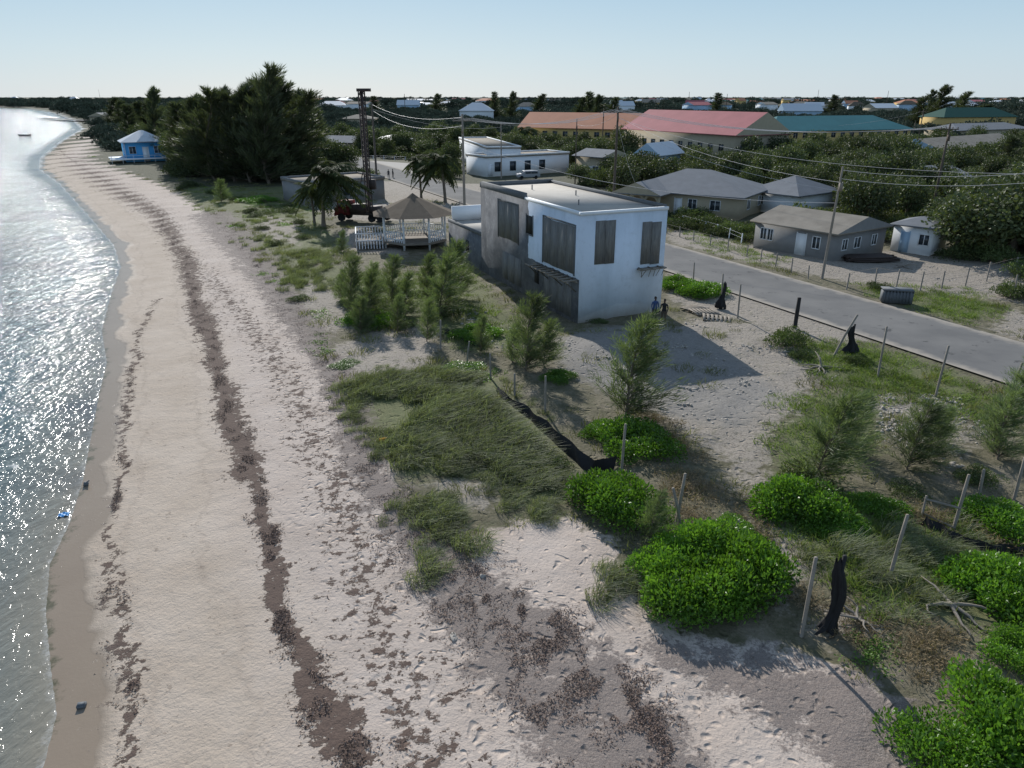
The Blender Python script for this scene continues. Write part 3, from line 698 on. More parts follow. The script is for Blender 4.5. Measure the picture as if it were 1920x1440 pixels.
# ---------------- gazebo ----------------
gx,gy=gp(778,458); gaz=empty('gazebo',(gx,gy,0),.2)
addfoot((gx-5,gy-5),0,11,12)
def ngon(rad,z,n=8): return [(rad*math.cos(2*math.pi*(i+.5)/n),rad*math.sin(2*math.pi*(i+.5)/n),z) for i in range(n)]
b=Acc()
o8=ngon(3.6,.7);i8=ngon(3.6,.5)
for k in range(8):
    j=(k+1)%8; b.poly([(0,0,.7),o8[k],o8[j]]); b.add([i8[k],i8[j],o8[j],o8[k]],[(0,1,2,3)])
b.box(-6.2,-3.4,-2.2,2.2,.5,.69)
part('deck',b,[M['wood']],gaz)
b=Acc()
for p in ngon(3.45,0): b.box(p[0]-.1,p[0]+.1,p[1]-.1,p[1]+.1,-.1,3.55)
for zz in (1.0,1.75):
    pp=ngon(3.45,zz)
    for k in range(8):
        if k==5: continue
        b.tube([pp[k],pp[(k+1)%8]],.06,4)
p0_=ngon(3.45,.72);p1_=ngon(3.45,1.7)
for k in range(8):
    if k==5: continue
    j=(k+1)%8;A0,A1,B0,B1=map(np.array,(p0_[k],p0_[j],p1_[k],p1_[j]))
    for s in np.linspace(0,1,9)[:-1]:
        b.tube([A0+(A1-A0)*s,B0+(B1-B0)*(s+.125)],.035,4); b.tube([A0+(A1-A0)*(s+.125),B0+(B1-B0)*s],.035,4)
for (xa,ya,xb,yb) in [(-6.2,-2.2,-3.5,-2.2),(-6.2,2.2,-3.5,2.2),(-6.2,-2.2,-6.2,2.2)]:
    for zz in (.95,1.7): b.tube([(xa,ya,zz),(xb,yb,zz)],.06,4)
    for s in np.linspace(0,1,10): b.tube([(xa+(xb-xa)*s,ya+(yb-ya)*s,.1),(xa+(xb-xa)*s,ya+(yb-ya)*s,1.7)],.04,4)
part('railing',b,[M['white']],gaz)
b=Acc(); e8=ngon(4.6,3.35); t8=ngon(.7,4.95)
for k in range(8):
    j=(k+1)%8; b.add([e8[k],e8[j],t8[j],t8[k]],[(0,1,2,3)]); b.poly([e8[j],e8[k],(0,0,3.32)])
    b.poly([t8[k],t8[j],(0,0,5.45)])
part('roof',b,[M['shinglet']],gaz)
def picnic(u,v,rz):
    x,y=gp(u,v); b=Acc()
    for i in range(5): b.box(-.95,.95,-.38+i*.155,-.24+i*.155,.72,.76)
    for sy_ in (-.75,.6): b.box(-.95,.95,sy_,sy_+.15,.43,.47)
    for xx in (-.65,.6):
        b.tube([(xx,-.65,0),(xx,-.1,.72)],.04,4);b.tube([(xx,.65,0),(xx,.1,.72)],.04,4); b.box(xx-.03,xx+.03,-.7,.72,.36,.43)
    obj('picnic_table',b.mesh('picnic_table',[M['wood']]),(x,y,gz1(x,y)),(0,0,rz))
picnic(683,447,.3); picnic(700,436,1.2)
# ---------------- drilling rig truck ----------------
x,y=gp(688,414); rig=empty('drilling_rig_truck',(x,y,0),-.25); addfoot((x-4,y-3),0,9,6)
def wheels(acc,pts,r_,w_,m=0):
    for (wx,wy) in pts:
        acc.tube([(wx,wy-w_/2,r_),(wx,wy+w_/2,r_)],r_,8,m)
b=Acc(); wheels(b,[(-3,-1.05),(-3,1.05),(1.2,-1.05),(1.2,1.05),(2.4,-1.05),(2.4,1.05)],.5,.35); part('wheels',b,[M['tyre']],rig)
b=Acc(); b.box(-3.9,-2.0,-1.1,1.1,.8,1.7); b.box(-3.5,-2.0,-1.05,1.05,1.703,2.5); b.box(-4.0,-3.905,-1.1,1.1,.6,1.0)
b.box(-1.8,.1,-1.0,1.0,1.15,2.1,1); b.box(.9,1.9,-.9,.9,1.15,1.9,1); part('cab_and_body',b,[M['redpaint'],M['steel']],rig)
b=Acc(); b.box(-3.53,-3.505,-.9,.9,1.8,2.4);b.box(-3.3,-2.3,-1.08,-1.055,1.8,2.35); b.box(-3.3,-2.3,1.055,1.08,1.8,2.35); part('windows',b,[M['glass']],rig)
b=Acc(); b.box(-3.8,3.4,-.5,.5,.75,1.1)
mh=15.5
for (mx,my) in [(.2,-.28),(.75,-.28),(.2,.28),(.75,.28)]: b.tube([(mx,my,1.0),(mx,my,mh)],.09,4)
for i in range(24):
    z0=1.2+i*.6
    for my in (-.28,.28): b.tube([(.2,my,z0),(.75,my,z0+.6)],.045,4)
    b.tube([(.2,-.28,z0),(.2,.28,z0+.6)],.045,4); b.tube([(.75,-.28,z0+.6),(.75,.28,z0)],.045,4)
b.box(0,1.6,-.35,.35,mh,mh+.35); b.tube([(.48,0,1.0),(.48,0,mh)],.14,6); b.box(.8,1.5,-.3,.3,4.0,5.2)
b.tube([(-1.5,0,1.5),(.2,0,7)],.06,6)
part('drilling_mast',b,[M['steel']],rig)
x,y=gp(708,360); b=Acc(); zt=hgt(y,192); b.tube([(0,0,0),(0,0,zt)],[.2,.13],8); obj('utility_pole',b.mesh('pole',[M['pole']]),(x,y,0))
# ---------------- utility poles & wires ----------------
def upole(u,vb,vt,mat='pole',arm=True,r0=.17,lean=0.0,pxy=None,h=None):
    x,y=pxy or gp(u,vb); h=h or hgt(y,vt); b=Acc()
    b.tube([(0,0,-.4),(lean*h*.5,0,h*.5),(lean*h,0,h)],[r0,r0*.85,r0*.65],8)
    if arm:
        b.box(lean*h-1.1,lean*h+1.1,-.06,.06,h-.75,h-.62)
        for q in (-1,-.4,.4,1): b.tube([(lean*h+q,0,h-.62),(lean*h+q,0,h-.42)],.05,6)
    b.box(lean*h-.12,lean*h+.12,-.35,-.1,h-2.0,h-1.3)
    obj('utility_pole',b.mesh('utility_pole',[M[mat]]),(x,y,0),(0,0,.0)); return np.array([x+lean*h,y,h])
pA=upole(872,436,214,'polel'); pB=upole(1150,384,200,r0=.2); pC=upole(1541,522,312,'polel',False,.13,.03)
pD=upole(940,335,228,'polel',False,.13); pE=upole(1128,300,205,'pole',False); pF=upole(1716,290,205)
pG=upole(1078,345,222,'pole',False,.12); pH=upole(1710,262,226,'pole',False,.12)
pI=upole(0,0,0,pxy=(44,52),h=11.5); pJ=upole(0,0,0,pxy=(52,92),h=12.0,)
x,y=gp(708,360); pK=np.array([x,y,hgt(y,192)])
pL=upole(1466,285,232,'pole',False,.12); 
for (u,v,vt) in [(1360,215,176),(1530,206,168),(1290,206,172),(1660,206,170),(760,214,176),(560,214,176)]: upole(u,v,vt,'pole',False,.3)
b=Acc()
def wire(a_,c_,sag,off=(0,0,0),r_=.019):
    a_=np.array(a_)+off;c_=np.array(c_)+off; s=np.linspace(0,1,20); p=a_+np.outer(s,c_-a_); p[:,2]-=4*sag*s*(1-s); b.tube(p,r_,3,cap=False)
for dx in (-1,-.4,.4,1):
    wire(pB,pJ,1.6,(dx,0,-.4),.024); wire(pA,pB,1.2,(dx,0,-.4),.022)
for dz in (-.3,-1.0): wire(pC,pI,.9,(0,0,dz),.02); wire(pB,pC,1.2,(0,0,dz-1),.018)
wire(pB,pI,2.2,(0,0,-1.5)); wire(pK,pA,1.0,(0,0,-.3)); wire(pK,pA,1.3,(0,0,-1.2)); wire(pK,pD,1.2,(0,0,-1.)); wire(pD,pE,1.5,(0,0,-.5)); wire(pE,pL,2,(0,0,-.5)); wire(pL,pF,1.5,(0,0,-.5)); wire(pA,pC,1.6,(0,0,-3)); wire(pG,pB,.8,(0,0,-1))
wire(pB,gh.location+Vector((3,5,4)),1.0,(0,0,-2))
obj('power_lines',b.mesh('power_lines',[M['wire']]))
# ---------------- fence posts ----------------
def post(name,u,vb,ut,vt,r_=.06,mat='post'):
    x,y=gp(u,vb); h=hgt(y,vt)
    a_=(ut-960)/F; fwd=y*CT-(h-H)*ST; xt=a_*fwd
    z=gz1(x,y); b=Acc(); b.tube([(0,0,-.3),((xt-x)*.5,0,h*.5),(xt-x,0,h-z)],[r_,r_,r_*.9],6)
    return obj(name,b.mesh(name,[M[mat]]),(x,y,z))
for q in [(1503,1190,1530,1045),(1665,1092,1702,965),(1788,990,1817,890),(1903,930,1922,858),(1376,1020,1385,975),(1268,980,1285,888),(1280,1000,1262,915),(1165,885,1173,795),(1022,778,1023,705),(965,748,965,700),(920,712,919,662),(875,682,880,640),(826,656,826,600),(1352,575,1356,513),(1383,597,1389,533),(1646,705,1663,612),(1754,742,1779,648),(1893,745,1917,680),(1300,526,1302,492),(1900,560,1908,515),(1835,935,1845,880),(850,595,850,560)]:
    post('fence_post',*q)
M['char']=simple('charred_wrap',(.03,.028,.027),.9,.3)
post('wrapped_post',1490,615,1499,558,.14,'char')
def cloth(u,v,vt,w_,seed,name='draped_black_cloth'):
    x,y=gp(u,v);h=hgt(y,vt);z=gz1(x,y);r_=np.random.default_rng(seed);rings=16;s_=32;V=[];Q=[]
    ph=r_.uniform(0,6,4)
    for i in range(rings):
        q=i/(rings-1); rad=w_*(1.0-.72*q**.6)*(.85+.22*math.sin(q*7+ph[0])+r_.uniform(-.06,.06)); 
        for j in range(s_):
            an=2*math.pi*j/s_; k=1+.28*math.sin(an*4+ph[1]+q*3)+.18*math.sin(an*9+ph[2]-q*2)+r_.uniform(-.12,.12)
            V.append((rad*k*math.cos(an)+.10*math.sin(q*5+ph[3]),rad*k*math.sin(an)*.7,q*h*(1+.04*math.sin(an*3))+.10*(1-q)*(1+math.sin(an*4+ph[0]))))
    for i in range(rings-1):
        for j in range(s_): Q.append((i*s_+j,i*s_+(j+1)%s_,(i+1)*s_+(j+1)%s_,(i+1)*s_+j))
    b=Acc();b.add(V,Q); b.tube([(0,0,0),(.05,0,h+.15)],.06,6)
    obj(name,b.mesh(name,[M['black']]),(x,y,z))
cloth(1553,1185,1050,.36,1); cloth(1592,662,612,.42,2); cloth(1353,578,530,.35,3)
post('leaning_board',1560,668,1608,590,.07,'post')
def fence(name,pts,sp,h,rails=2,mat='post'):
    b=Acc(); pts=[np.array(p) for p in pts]; poly=[]
    for p,q in zip(pts[:-1],pts[1:]):
        n=max(1,int(np.linalg.norm(q-p)/sp))
        for i in range(n): poly.append(p+(q-p)*i/n)
    poly.append(pts[-1])
    for i,p in enumerate(poly): b.tube([(p[0],p[1],-.1),(p[0]+random.uniform(-.08,.08),p[1],h*random.uniform(.88,1.1))],.06,6)
    for k in range(rails):
        z=h*(.92-.4*k)
        for p,q in zip(poly[:-1],poly[1:]): b.tube([(*p,z),(*q,z)],.014,3,cap=False)
    obj(name,b.mesh(name,[M[mat]]))
fence('roadside_wire_fence',gpl([(1250,438),(1300,452),(1400,480),(1515,522)]),2.5,1.2,3)
fence('yard_wire_fence',gpl([(1587,543),(1640,532),(1680,540),(1725,545),(1765,542),(1810,535),(1850,525),(1900,512),(1960,505)]),2.6,1.5,3)
fence('low_white_fence',gpl([(1390,455),(1345,436),(1280,418)]),2.2,1.0,2,'white')
fence('white_picket_fence',gpl([(625,300),(700,299),(760,301)]),2.5,1.0,2,'white')
b=Acc(); p=gp(1728,968);q=gp(1790,995); b.tube([(*p,.75),(*q,.95)],.05,4); b.tube([(*p,0),(*p,.9)],.05,4); b.tube([(*p,.15),(*q,.1)],.04,4); obj('broken_gate',b.mesh('broken_gate',[M['post']]))
def silt(name,px,h0,h1,seed):
    P_=np.array(gpl(px));s=np.linspace(0,1,len(P_));S=np.linspace(0,1,120)
    xx=np.interp(S,s,P_[:,0]);yy=np.interp(S,s,P_[:,1]);V=[];Q=[];r_=np.random.default_rng(seed); ph=r_.uniform(0,6,5)
    for i in range(120):
        z=gz1(xx[i],yy[i]); hh=(h0+(h1-h0)*S[i])*(.9+.07*math.sin(S[i]*9+ph[0])+.05*math.sin(S[i]*31+ph[1])+r_.uniform(-.02,.02))
        for k in range(5):
            q=k/4; V.append((xx[i]+.05*math.sin(S[i]*38+q*2)+q*.15,yy[i]+q*.10+.05*math.cos(S[i]*29+q*3),z-.05+q*hh))
    for i in range(119):
        for k in range(4): Q.append((i*5+k,(i+1)*5+k,(i+1)*5+k+1,i*5+k+1))
    b=Acc(); b.add(V,Q); obj(name,b.mesh(name,[M['black']],True))
siltpx=[(928,738),(945,758),(985,785),(1020,815),(1065,855),(1105,888),(1148,884)]
silt('silt_fence',siltpx,.35,.9,1)
silt('silt_fence',[(1725,985),(1790,1015),(1850,1035),(1925,1035)],.4,.35,2)
silt('silt_fence',[(820,622),(870,640),(905,655)],.35,.3,3)
# ---------------- people ----------------
def person(name,x,y,rz,shirt,pants,skin=(.09,.05,.035),armbend=.1,hgt_=1.75):
    e=empty(name,(x,y,gz1(x,y)),rz)
    V=[(0,0,.95),(0,0,1.12),(0,.01,1.30),(0,.0,1.46),(0,.01,1.56)];Rd=[(.15,.11),(.14,.105),(.165,.11),(.10,.08),(.055,.055)];E=[(0,1),(1,2),(2,3),(3,4)]
    def chain(start,pts,rad):
        prev=start
        for p,r_ in zip(pts,rad): V.append(p);Rd.append((r_,r_));E.append((prev,len(V)-1));prev=len(V)-1
        return prev
    for s in (-1,1):
        chain(0,[(s*.10,0,.86),(s*.12,-.02,.50),(s*.13,.03,.10),(s*.14,-.12,.035)],[.095,.062,.042,.04])
        h_=chain(2,[(s*.20,0,1.40),(s*.26,.02,1.13),(s*.25,-armbend,.90),(s*.25,-armbend-.03,.81)],[.055,.042,.03,.032])
        hx,hy,hz=V[h_]
        for k,(oy,l_) in enumerate([(-.03,.07),(-.01,.08),(.012,.075),(.032,.06)]):
            chain(h_,[(hx,hy+oy,hz-.03),(hx-s*.008,hy+oy-.005,hz-.03-l_*.5),(hx-s*.02,hy+oy-.008,hz-.03-l_)],[.010,.009,.008])
        chain(h_,[(hx-s*.01,hy-.045,hz+.01),(hx-s*.02,hy-.065,hz-.03)],[.011,.009])
    me=bpy.data.meshes.new('body'); me.from_pydata(V,E,[]); me.update()
    t=NT('clothing_'+name); tc=t.n('ShaderNodeTexCoord').outputs['Object']; s_=t.n('ShaderNodeSeparateXYZ',Vector=tc)
    ax=t.math('ABSOLUTE',s_.outputs[0]); z=s_.outputs[2]
    c=t.mix(t.math('GREATER_THAN',z,.93),pants,shirt); c=t.mix(t.math('LESS_THAN',z,.08),c,(.03,.03,.03))
    c=t.mix(t.math('GREATER_THAN',z,1.5),c,skin)
    hand=t.math('MULTIPLY',t.math('GREATER_THAN',ax,.205),t.math('LESS_THAN',z,.9)); c=t.mix(hand,c,skin)
    sl=t.math('MULTIPLY',t.math('GREATER_THAN',ax,.2),t.math('MULTIPLY',t.math('LESS_THAN',z,1.0),t.math('GREATER_THAN',z,.9))); c=t.mix(sl,c,shirt)
    mt=t.princ(c,.8,t.bump(t.noise(15,3),.3,.01)); me.materials.append(mt)
    o=obj('body',me,parent=e); mod=o.modifiers.new('skin','SKIN'); sv=me.skin_vertices[0].data
    for i,r_ in enumerate(Rd): sv[i].radius=r_; sv[i].use_root=(i==0)
    mod.use_smooth_shade=True
    s2=o.modifiers.new('sub','SUBSURF'); s2.levels=1; s2.render_levels=2
    ms=simple('skin_'+name,skin,.6,.1); mh_=simple('hair_'+name,(.012,.01,.009),.8,.1)
    b=Acc()
    def ell(c_,r_,m,n1=12,n2=10,zmin=-1.0):
        V=[];Q=[]
        for i in range(n2+1):
            ph=-math.pi/2+math.pi*i/n2; ph=max(ph,math.asin(max(-1,zmin)))
            for j in range(n1): an=2*math.pi*j/n1; V.append((c_[0]+r_[0]*math.cos(ph)*math.cos(an),c_[1]+r_[1]*math.cos(ph)*math.sin(an),c_[2]+r_[2]*math.sin(ph)))
        for i in range(n2):
            for j in range(n1): Q.append((i*n1+j,i*n1+(j+1)%n1,(i+1)*n1+(j+1)%n1,(i+1)*n1+j))
        b.add(V,Q,m)
    ell((0,0,1.655),(.076,.095,.118),0); ell((0,.012,1.675),(.083,.098,.112),1,zmin=-.1)
    ell((0,-.02,1.58),(.05,.06,.045),0)
    for s in (-1,1): ell((s*.03,-.086,1.66),(.012,.008,.008),2,8,6); ell((s*.079,.005,1.65),(.012,.02,.03),0,8,6)
    ell((0,-.1,1.635),(.014,.018,.026),0,8,6); ell((0,-.088,1.595),(.026,.008,.008),3,8,6)
    part('head',b,[ms,mh_,simple('eye_'+name,(.6,.6,.6),.3,.05),simple('lip_'+name,(.16,.06,.05),.5,.05)],e,True)
    e.scale=(hgt_/1.77,)*3
    return e
x,y=gp(1226,606); person('standing_person',x,y,.3,(.04,.08,.20),(.03,.035,.05),hgt_=1.82)
x,y=gp(1243,611); person('standing_person',x,y,-.5,(.015,.015,.016),(.10,.075,.05),armbend=.18,hgt_=1.8)
x,y=gp(729,335); person('distant_pedestrian',x,y,.3,(.02,.02,.03),(.03,.03,.04))
x,y=gp(737,334); person('distant_pedestrian',x,y,1.3,(.03,.03,.03),(.02,.02,.03))
x,y=gp(1921,640); person('roadside_pedestrian',x,y,1.3,(.02,.02,.03),(.02,.02,.03))
# ---------------- vehicle & small objects ----------------
def car(name,x,y,rz,paint):
    e=empty(name,(x,y,.1),rz); prof=[(-2.2,.35),(-2.25,.75),(-2.1,.95),(-1.5,1.0),(-.9,1.5),(1.1,1.55),(1.9,1.45),(2.2,1.0),(2.25,.4)]
    bm_=bpy.data.meshes.new('body'); n=len(prof); V=[(px,-.85,pz) for px,pz in prof]+[(px,.85,pz) for px,pz in prof]
    F_=[list(range(n)),list(range(2*n-1,n-1,-1))]+[[i,i+n,(i+1)%n+n,(i+1)%n] for i in range(n)]
    bm_.from_pydata(V,[],F_); bm_.materials.append(paint); o=obj('body',bm_,parent=e); bv=o.modifiers.new('b','BEVEL');bv.width=.06;bv.segments=2
    b=Acc(); 
    for s in (-.87,.855): b.box(-.7,.35,s,s+.015,1.02,1.42); b.box(.45,1.7,s,s+.015,1.02,1.4)
    b.add([(-1.47,-.7,1.06),(-1.47,.7,1.06),(-.95,.68,1.47),(-.95,-.68,1.47)],[(0,1,2,3)]); part('windows',b,[M['glass']],e)
    b=Acc(); wheels(b,[(-1.4,-.8),(-1.4,.8),(1.4,-.8),(1.4,.8)],.33,.22); part('wheels',b,[M['tyre']],e)
x,y=gp(990,336); car('parked_van',x,y,.2,simple('silver_paint',(.35,.36,.38),.35,.05))
x,y=gp(1272,398); car('parked_car',x,y,1.2,simple('dark_paint',(.05,.05,.06),.3,.05))
x,y=gp(1678,568); b=Acc()
for i in range(9): b.box(-1.0+i*.23,-1.0+i*.23+.1,-.5,-.46,.1,1.05); 
b.box(-1.05,1.05,-.455,.5,.08,.9);b.box(-1.1,1.1,-.53,.55,1.06,1.14)
for i in range(5): b.box(1.052,1.09,-.45+i*.2,-.35+i*.2,.1,1.05)
obj('slatted_bin',b.mesh('slatted_bin',[M['grey']]),(x,y,0),(0,0,-.25))
for k,(u,v,rz) in enumerate([(1322,588,.3),(1345,600,-.2),(1303,580,.8)]):
    x,y=gp(u,v); b=Acc()
    for i in range(7): b.box(-.7+i*.2,-.58+i*.2,-.6,.6,.12,.145)
    for s in (-.55,-.05,.45): b.box(-.7,.62,s,s+.09,.02,.118)
    obj('wood_pallet',b.mesh('wood_pallet',[M['wood']]),(x,y,gz1(x,y)),(.05,.08,rz),(1.5,1.2,1))
x,y=gp(1630,488); b=Acc()
for i in range(26): b.box(-2.4+random.uniform(-.4,.4),2.2+random.uniform(-.4,.4),-1+i%9*.24,-.8+i%9*.24,.05+(i//9)*.16,.17+(i//9)*.16)
obj('timber_stack',b.mesh('timber_stack',[M['steel']]),(x,y,0),(0,0,.1))
def blob(name,u,v,sx,sy,sz,mat,seed,z=0.0):
    x,y=gp(u,v,z); r_=np.random.default_rng(seed); n1,n2=14,9; V=[];Q=[]; ph=r_.uniform(0,6,6)
    for i in range(n2+1):
        p=-math.pi/2+math.pi*i/n2
        for j in range(n1):
            a_=2*math.pi*j/n1; k=1+.18*math.sin(a_*2+ph[0]+p*2)+.12*math.sin(a_*5+ph[1]+p*3)
            V.append((sx*k*math.cos(p)*math.cos(a_),sy*k*math.cos(p)*math.sin(a_),sz*(math.sin(p)+.4)*k))
    for i in range(n2):
        for j in range(n1): Q.append((i*n1+j,i*n1+(j+1)%n1,(i+1)*n1+(j+1)%n1,(i+1)*n1+j))
    b=Acc(); b.add(V,Q); obj(name,b.mesh(name,[M[mat]]),(x,y,gz1(x,y)+.0),(0,0,ph[2]))
x,y=gp(720,832,-.05); b=Acc(); b.tube([(-.2,0,.12),(.15,.02,.12)],[.12,.12],8); b.tube([(.15,.02,.12),(.25,.03,.12)],[.06,.04],8); obj('yellow_plastic_bottle',b.mesh('bottle',[M['plastic_yel']]),(x,y,gz1(x,y)),(0,0,.3))
x,y=gp(120,966,-.8); V=[];Q=[]
for i in range(9):
    for j in range(9): V.append(((i-4)*.05,(j-4)*.04,.04+.04*math.sin(i*1.3)*math.cos(j*1.1)))
for i in range(8):
    for j in range(8): Q.append((i*9+j,(i+1)*9+j,(i+1)*9+j+1,i*9+j+1))
b=Acc(); b.add(V,Q); obj('blue_plastic_bag',b.mesh('bag',[M['plastic_blue']],True),(x,y,gz1(x,y)+.03),(0,0,.3))
x,y=gp(153,1322,-.7); b=Acc(); b.box(-.11,.11,-.085,.085,0,.10); b.box(-.085,.085,-.06,.06,.103,.12); obj('broken_cooler_block',b.mesh('block',[M['grey']]),(x,y,gz1(x,y)),(0.1,0,.2))
x,y=gp(160,908,-.7); b=Acc(); b.box(-.10,.10,-.05,.05,0,.18); b.tube([(0,0,.17),(.1,0,.28)],.03,6); obj('dark_jerrycan',b.mesh('can',[M['grey']]),(x,y,gz1(x,y)),(0,.3,.4))
blob('sand_rock',850,1185,.2,.12,.04,'rubble',3); blob('sand_rock',905,1075,.10,.09,.06,'rubble',4)
def drift(u,v,seed,s=1.0,name='driftwood'):
    r_=np.random.default_rng(seed); x,y=gp(u,v); b=Acc()
    for k in range(7):
        d=r_.normal(size=3);d[2]=abs(d[2])*.4; d/=np.linalg.norm(d); p=[np.array([0,0,.12])]
        for i in range(5): d=d+r_.normal(0,.35,3); d[2]*=.5; d/=np.linalg.norm(d); p.append(np.maximum(p[-1]+d*.28*s,[-9,-9,.03]))
        b.tube(p,np.linspace(.07,.015,6)*s,6)
    obj(name,b.mesh(name,[M['wood']]),(x,y,gz1(x,y)))
drift(1780,1150,1,1.0);drift(1605,1172,2,.7);drift(1690,500,3,1.0); drift(1540,690,5,1)
def rubble_t(seed):
    r_=np.random.default_rng(seed); b=Acc()
    for i in range(14):
        p=r_.normal(0,.5,2); s=r_.uniform(.04,.15,3); a_=r_.uniform(0,3); c_,s_=math.cos(a_),math.sin(a_)
        Vb=np.array([(-1,-1,0),(1,-1,0),(1,1,0),(-1,1,0),(-.8,-.7,1),(.7,-.8,1),(.8,.8,.8),(-.7,.8,1)])*s+r_.normal(0,.015,(8,3))
        Vr=np.stack([Vb[:,0]*c_-Vb[:,1]*s_+p[0],Vb[:,0]*s_+Vb[:,1]*c_+p[1],Vb[:,2]],1)
        b.add(Vr,[(0,3,2,1),(4,5,6,7),(0,1,5,4),(1,2,6,5),(2,3,7,6),(3,0,4,7)])
    return b.mesh('rubble_t%d'%seed,[M['rubble']])
RB=[rubble_t(i) for i in range(3)]
pts=np.concatenate([scatter(bare[0],220,-.2,.8,3),scatter(gpl([(1640,740),(1780,740),(1860,820),(1780,870),(1660,830)]),140,None,.4,4),scatter(gpl([(1500,670),(1570,680),(1560,710),(1510,700)]),25,None,.4,5),scatter(gpl([(880,590),(1080,660),(1060,700),(900,640)]),60,None,.4,6),scatter(gpl([(1640,480),(1900,490),(1900,530),(1680,520)]),50,None,.4,7)])
mass('rubble_stones',RB,pts,.3,.9)
# seaweed line geometry
rs=np.random.default_rng(12)
def along(L,n,spread,clump=.3,seed=0,wp=True):
    L=np.array(L);seg=np.hypot(*np.diff(L,axis=0).T); k=seg.copy(); mids=(L[:-1]+L[1:])/2; k=k*np.clip(30/np.maximum(mids[:,1],8),.1,1.5); k/=k.sum()
    i=rs.choice(len(seg),n,p=k);tt=rs.random(n); P_=L[i]+(L[i+1]-L[i])*tt[:,None]+rs.normal(0,1,(n,2))*spread*(1+.5*snoise(L[i][:,0]+tt*3,L[i][:,1]+tt*3,.9,seed+7))[:,None]
    if wp:
        a_,b_=warp(P_[:,0],P_[:,1]); P_=P_-np.stack([a_,b_],1)
    m=snoise(P_[:,0],P_[:,1],2.6,seed)+.7*snoise(P_[:,0],P_[:,1],6.5,seed+1)>clump
    return P_[m]
P_=np.concatenate([along(w1,56000,.27,.2,1),along(w2,9000,.13,.35,2),along(w3,20000,.9,.8,3),along(lit1,34000,.7,.1,4),along(lit2,20000,.6,.1,5)])
n=len(P_); zz=gz(P_[:,0],P_[:,1]); a=Acc(); rng=np.random.default_rng(5)
P3=np.stack([P_[:,0],P_[:,1],zz+rs.uniform(0,.05,n)],1); Dv=rv(n);Dv[:,2]=np.abs(Dv[:,2])*.5
sz=rs.uniform(.03,.10,n)
a.leaves(P3,Dv,rv(n)*.6+[0,0,1],sz,sz*.45); obj('seaweed_wrack',a.mesh('seaweed_wrack',[M['weedsea']]))
# ---------------- near vegetation ----------------
def bb(u,v,wpx,hm=1.0,name='seagrape_bush',T=None):
    x,y=gp(u,v); fw=y*CT+H*ST; wm=wpx/F*fw; s=wm/4.4
    T=T or BB; obj(name,T[random.randrange(len(T))],(x,y,gz1(x,y)-.04),(0,0,random.uniform(0,6)),(s,s*.95,max(.45,min(1.2,s*1.0))*hm))
for q in [(1155,955,200,1.05),(1320,1125,230,1.15),(1400,1100,210,1.35),(1270,1060,170,1.1),(1340,1050,190,1.2),(1500,960,180,1.1),(1545,985,120,.8),(1590,1000,110,.7),(1190,838,170,.85),(1130,812,90,.7),(1640,952,120,.7),(1885,1130,220,1.1),(1790,1450,250,1.0),(1880,1390,280,1.2),(1885,985,170,.9),(890,632,95,.7),(700,600,110,.7),(1270,540,80,.9),(1320,552,90,.9),(1380,1010,120,.8),(860,700,110,.45),(1045,715,70,.6),(650,680,60,.3),(480,378,70,.5),(1910,1240,150,.9)]:
    bb(*q)
for q in [(1475,650,110,1.2),(1500,670,70,.9),(1610,680,70,.9),(1510,905,160,.9),(1650,540,70,.8),(1900,560,110,1.2),(1330,425,120,1.2),(1380,440,110,1.3),(1300,410,100,1.2),(560,560,60,.6),(1040,870,90,.8),(1120,605,60,.5),(1530,480,40,.6),(700,600,100,.7),(760,610,90,.6),(830,595,100,.7),(660,570,80,.5),(790,555,70,.6),(1860,490,120,1.4),(1800,485,110,1.2),(1920,520,120,1.2),(900,850,90,.5),(1840,900,120,.8),(1700,920,110,.6),(440,375,50,.6),(500,400,60,.5),(360,350,50,.7),(400,362,50,.7),(540,398,60,.6),(1270,425,70,1)]:
    bb(*q,name='shrub',T=BD)
def cs(u,v,vt,k=None,name='young_casuarina_tree',wid=1.0):
    x,y=gp(u,v); h=hgt(y,vt); s=h/4.15; obj(name,CS[k if k is not None else random.randrange(4)],(x,y,gz1(x,y)-.03),(0,0,random.uniform(-.7,.7)),(s*wid,s*wid,s))
for q in [(1172,785,598,0,1.15),(1530,900,725,1,1.2),(985,700,555,2,1.0),(1220,1010,925,3,1.1),(1700,880,750,2,1.2),(1870,860,735,0,1.4),(1905,760,660,1,1.2),(1600,850,740,3,1.0),
  (660,585,480,0,1.0),(690,600,500,1,1.0),(735,570,478,2,1.0),(760,590,510,3,1.1),(800,570,480,0,1.0),(825,600,478,1,1.1),(850,560,450,2,1.0),(700,560,490,2,1.0),(640,560,505,3,1.0),(1020,690,600,1,1),(900,660,590,2,.8),(640,470,430,1,1),(415,378,335,2,1.2),(800,640,560,0,.9),(1760,830,760,2,1),(675,620,550,2,1.1),(745,620,550,0,1.1),(960,680,610,3,1),(1740,860,770,0,1.2)]:
    cs(q[0],q[1],q[2],q[3],wid=q[4])
def cb(u,v,vt,k,w=1.0):
    x,y=gp(u,v); h=hgt(y,vt); s=h/18.5; obj('casuarina_tree',CB[k],(x,y,-.1),(0,0,random.uniform(-.6,.6)),(s*w,s*w,s))
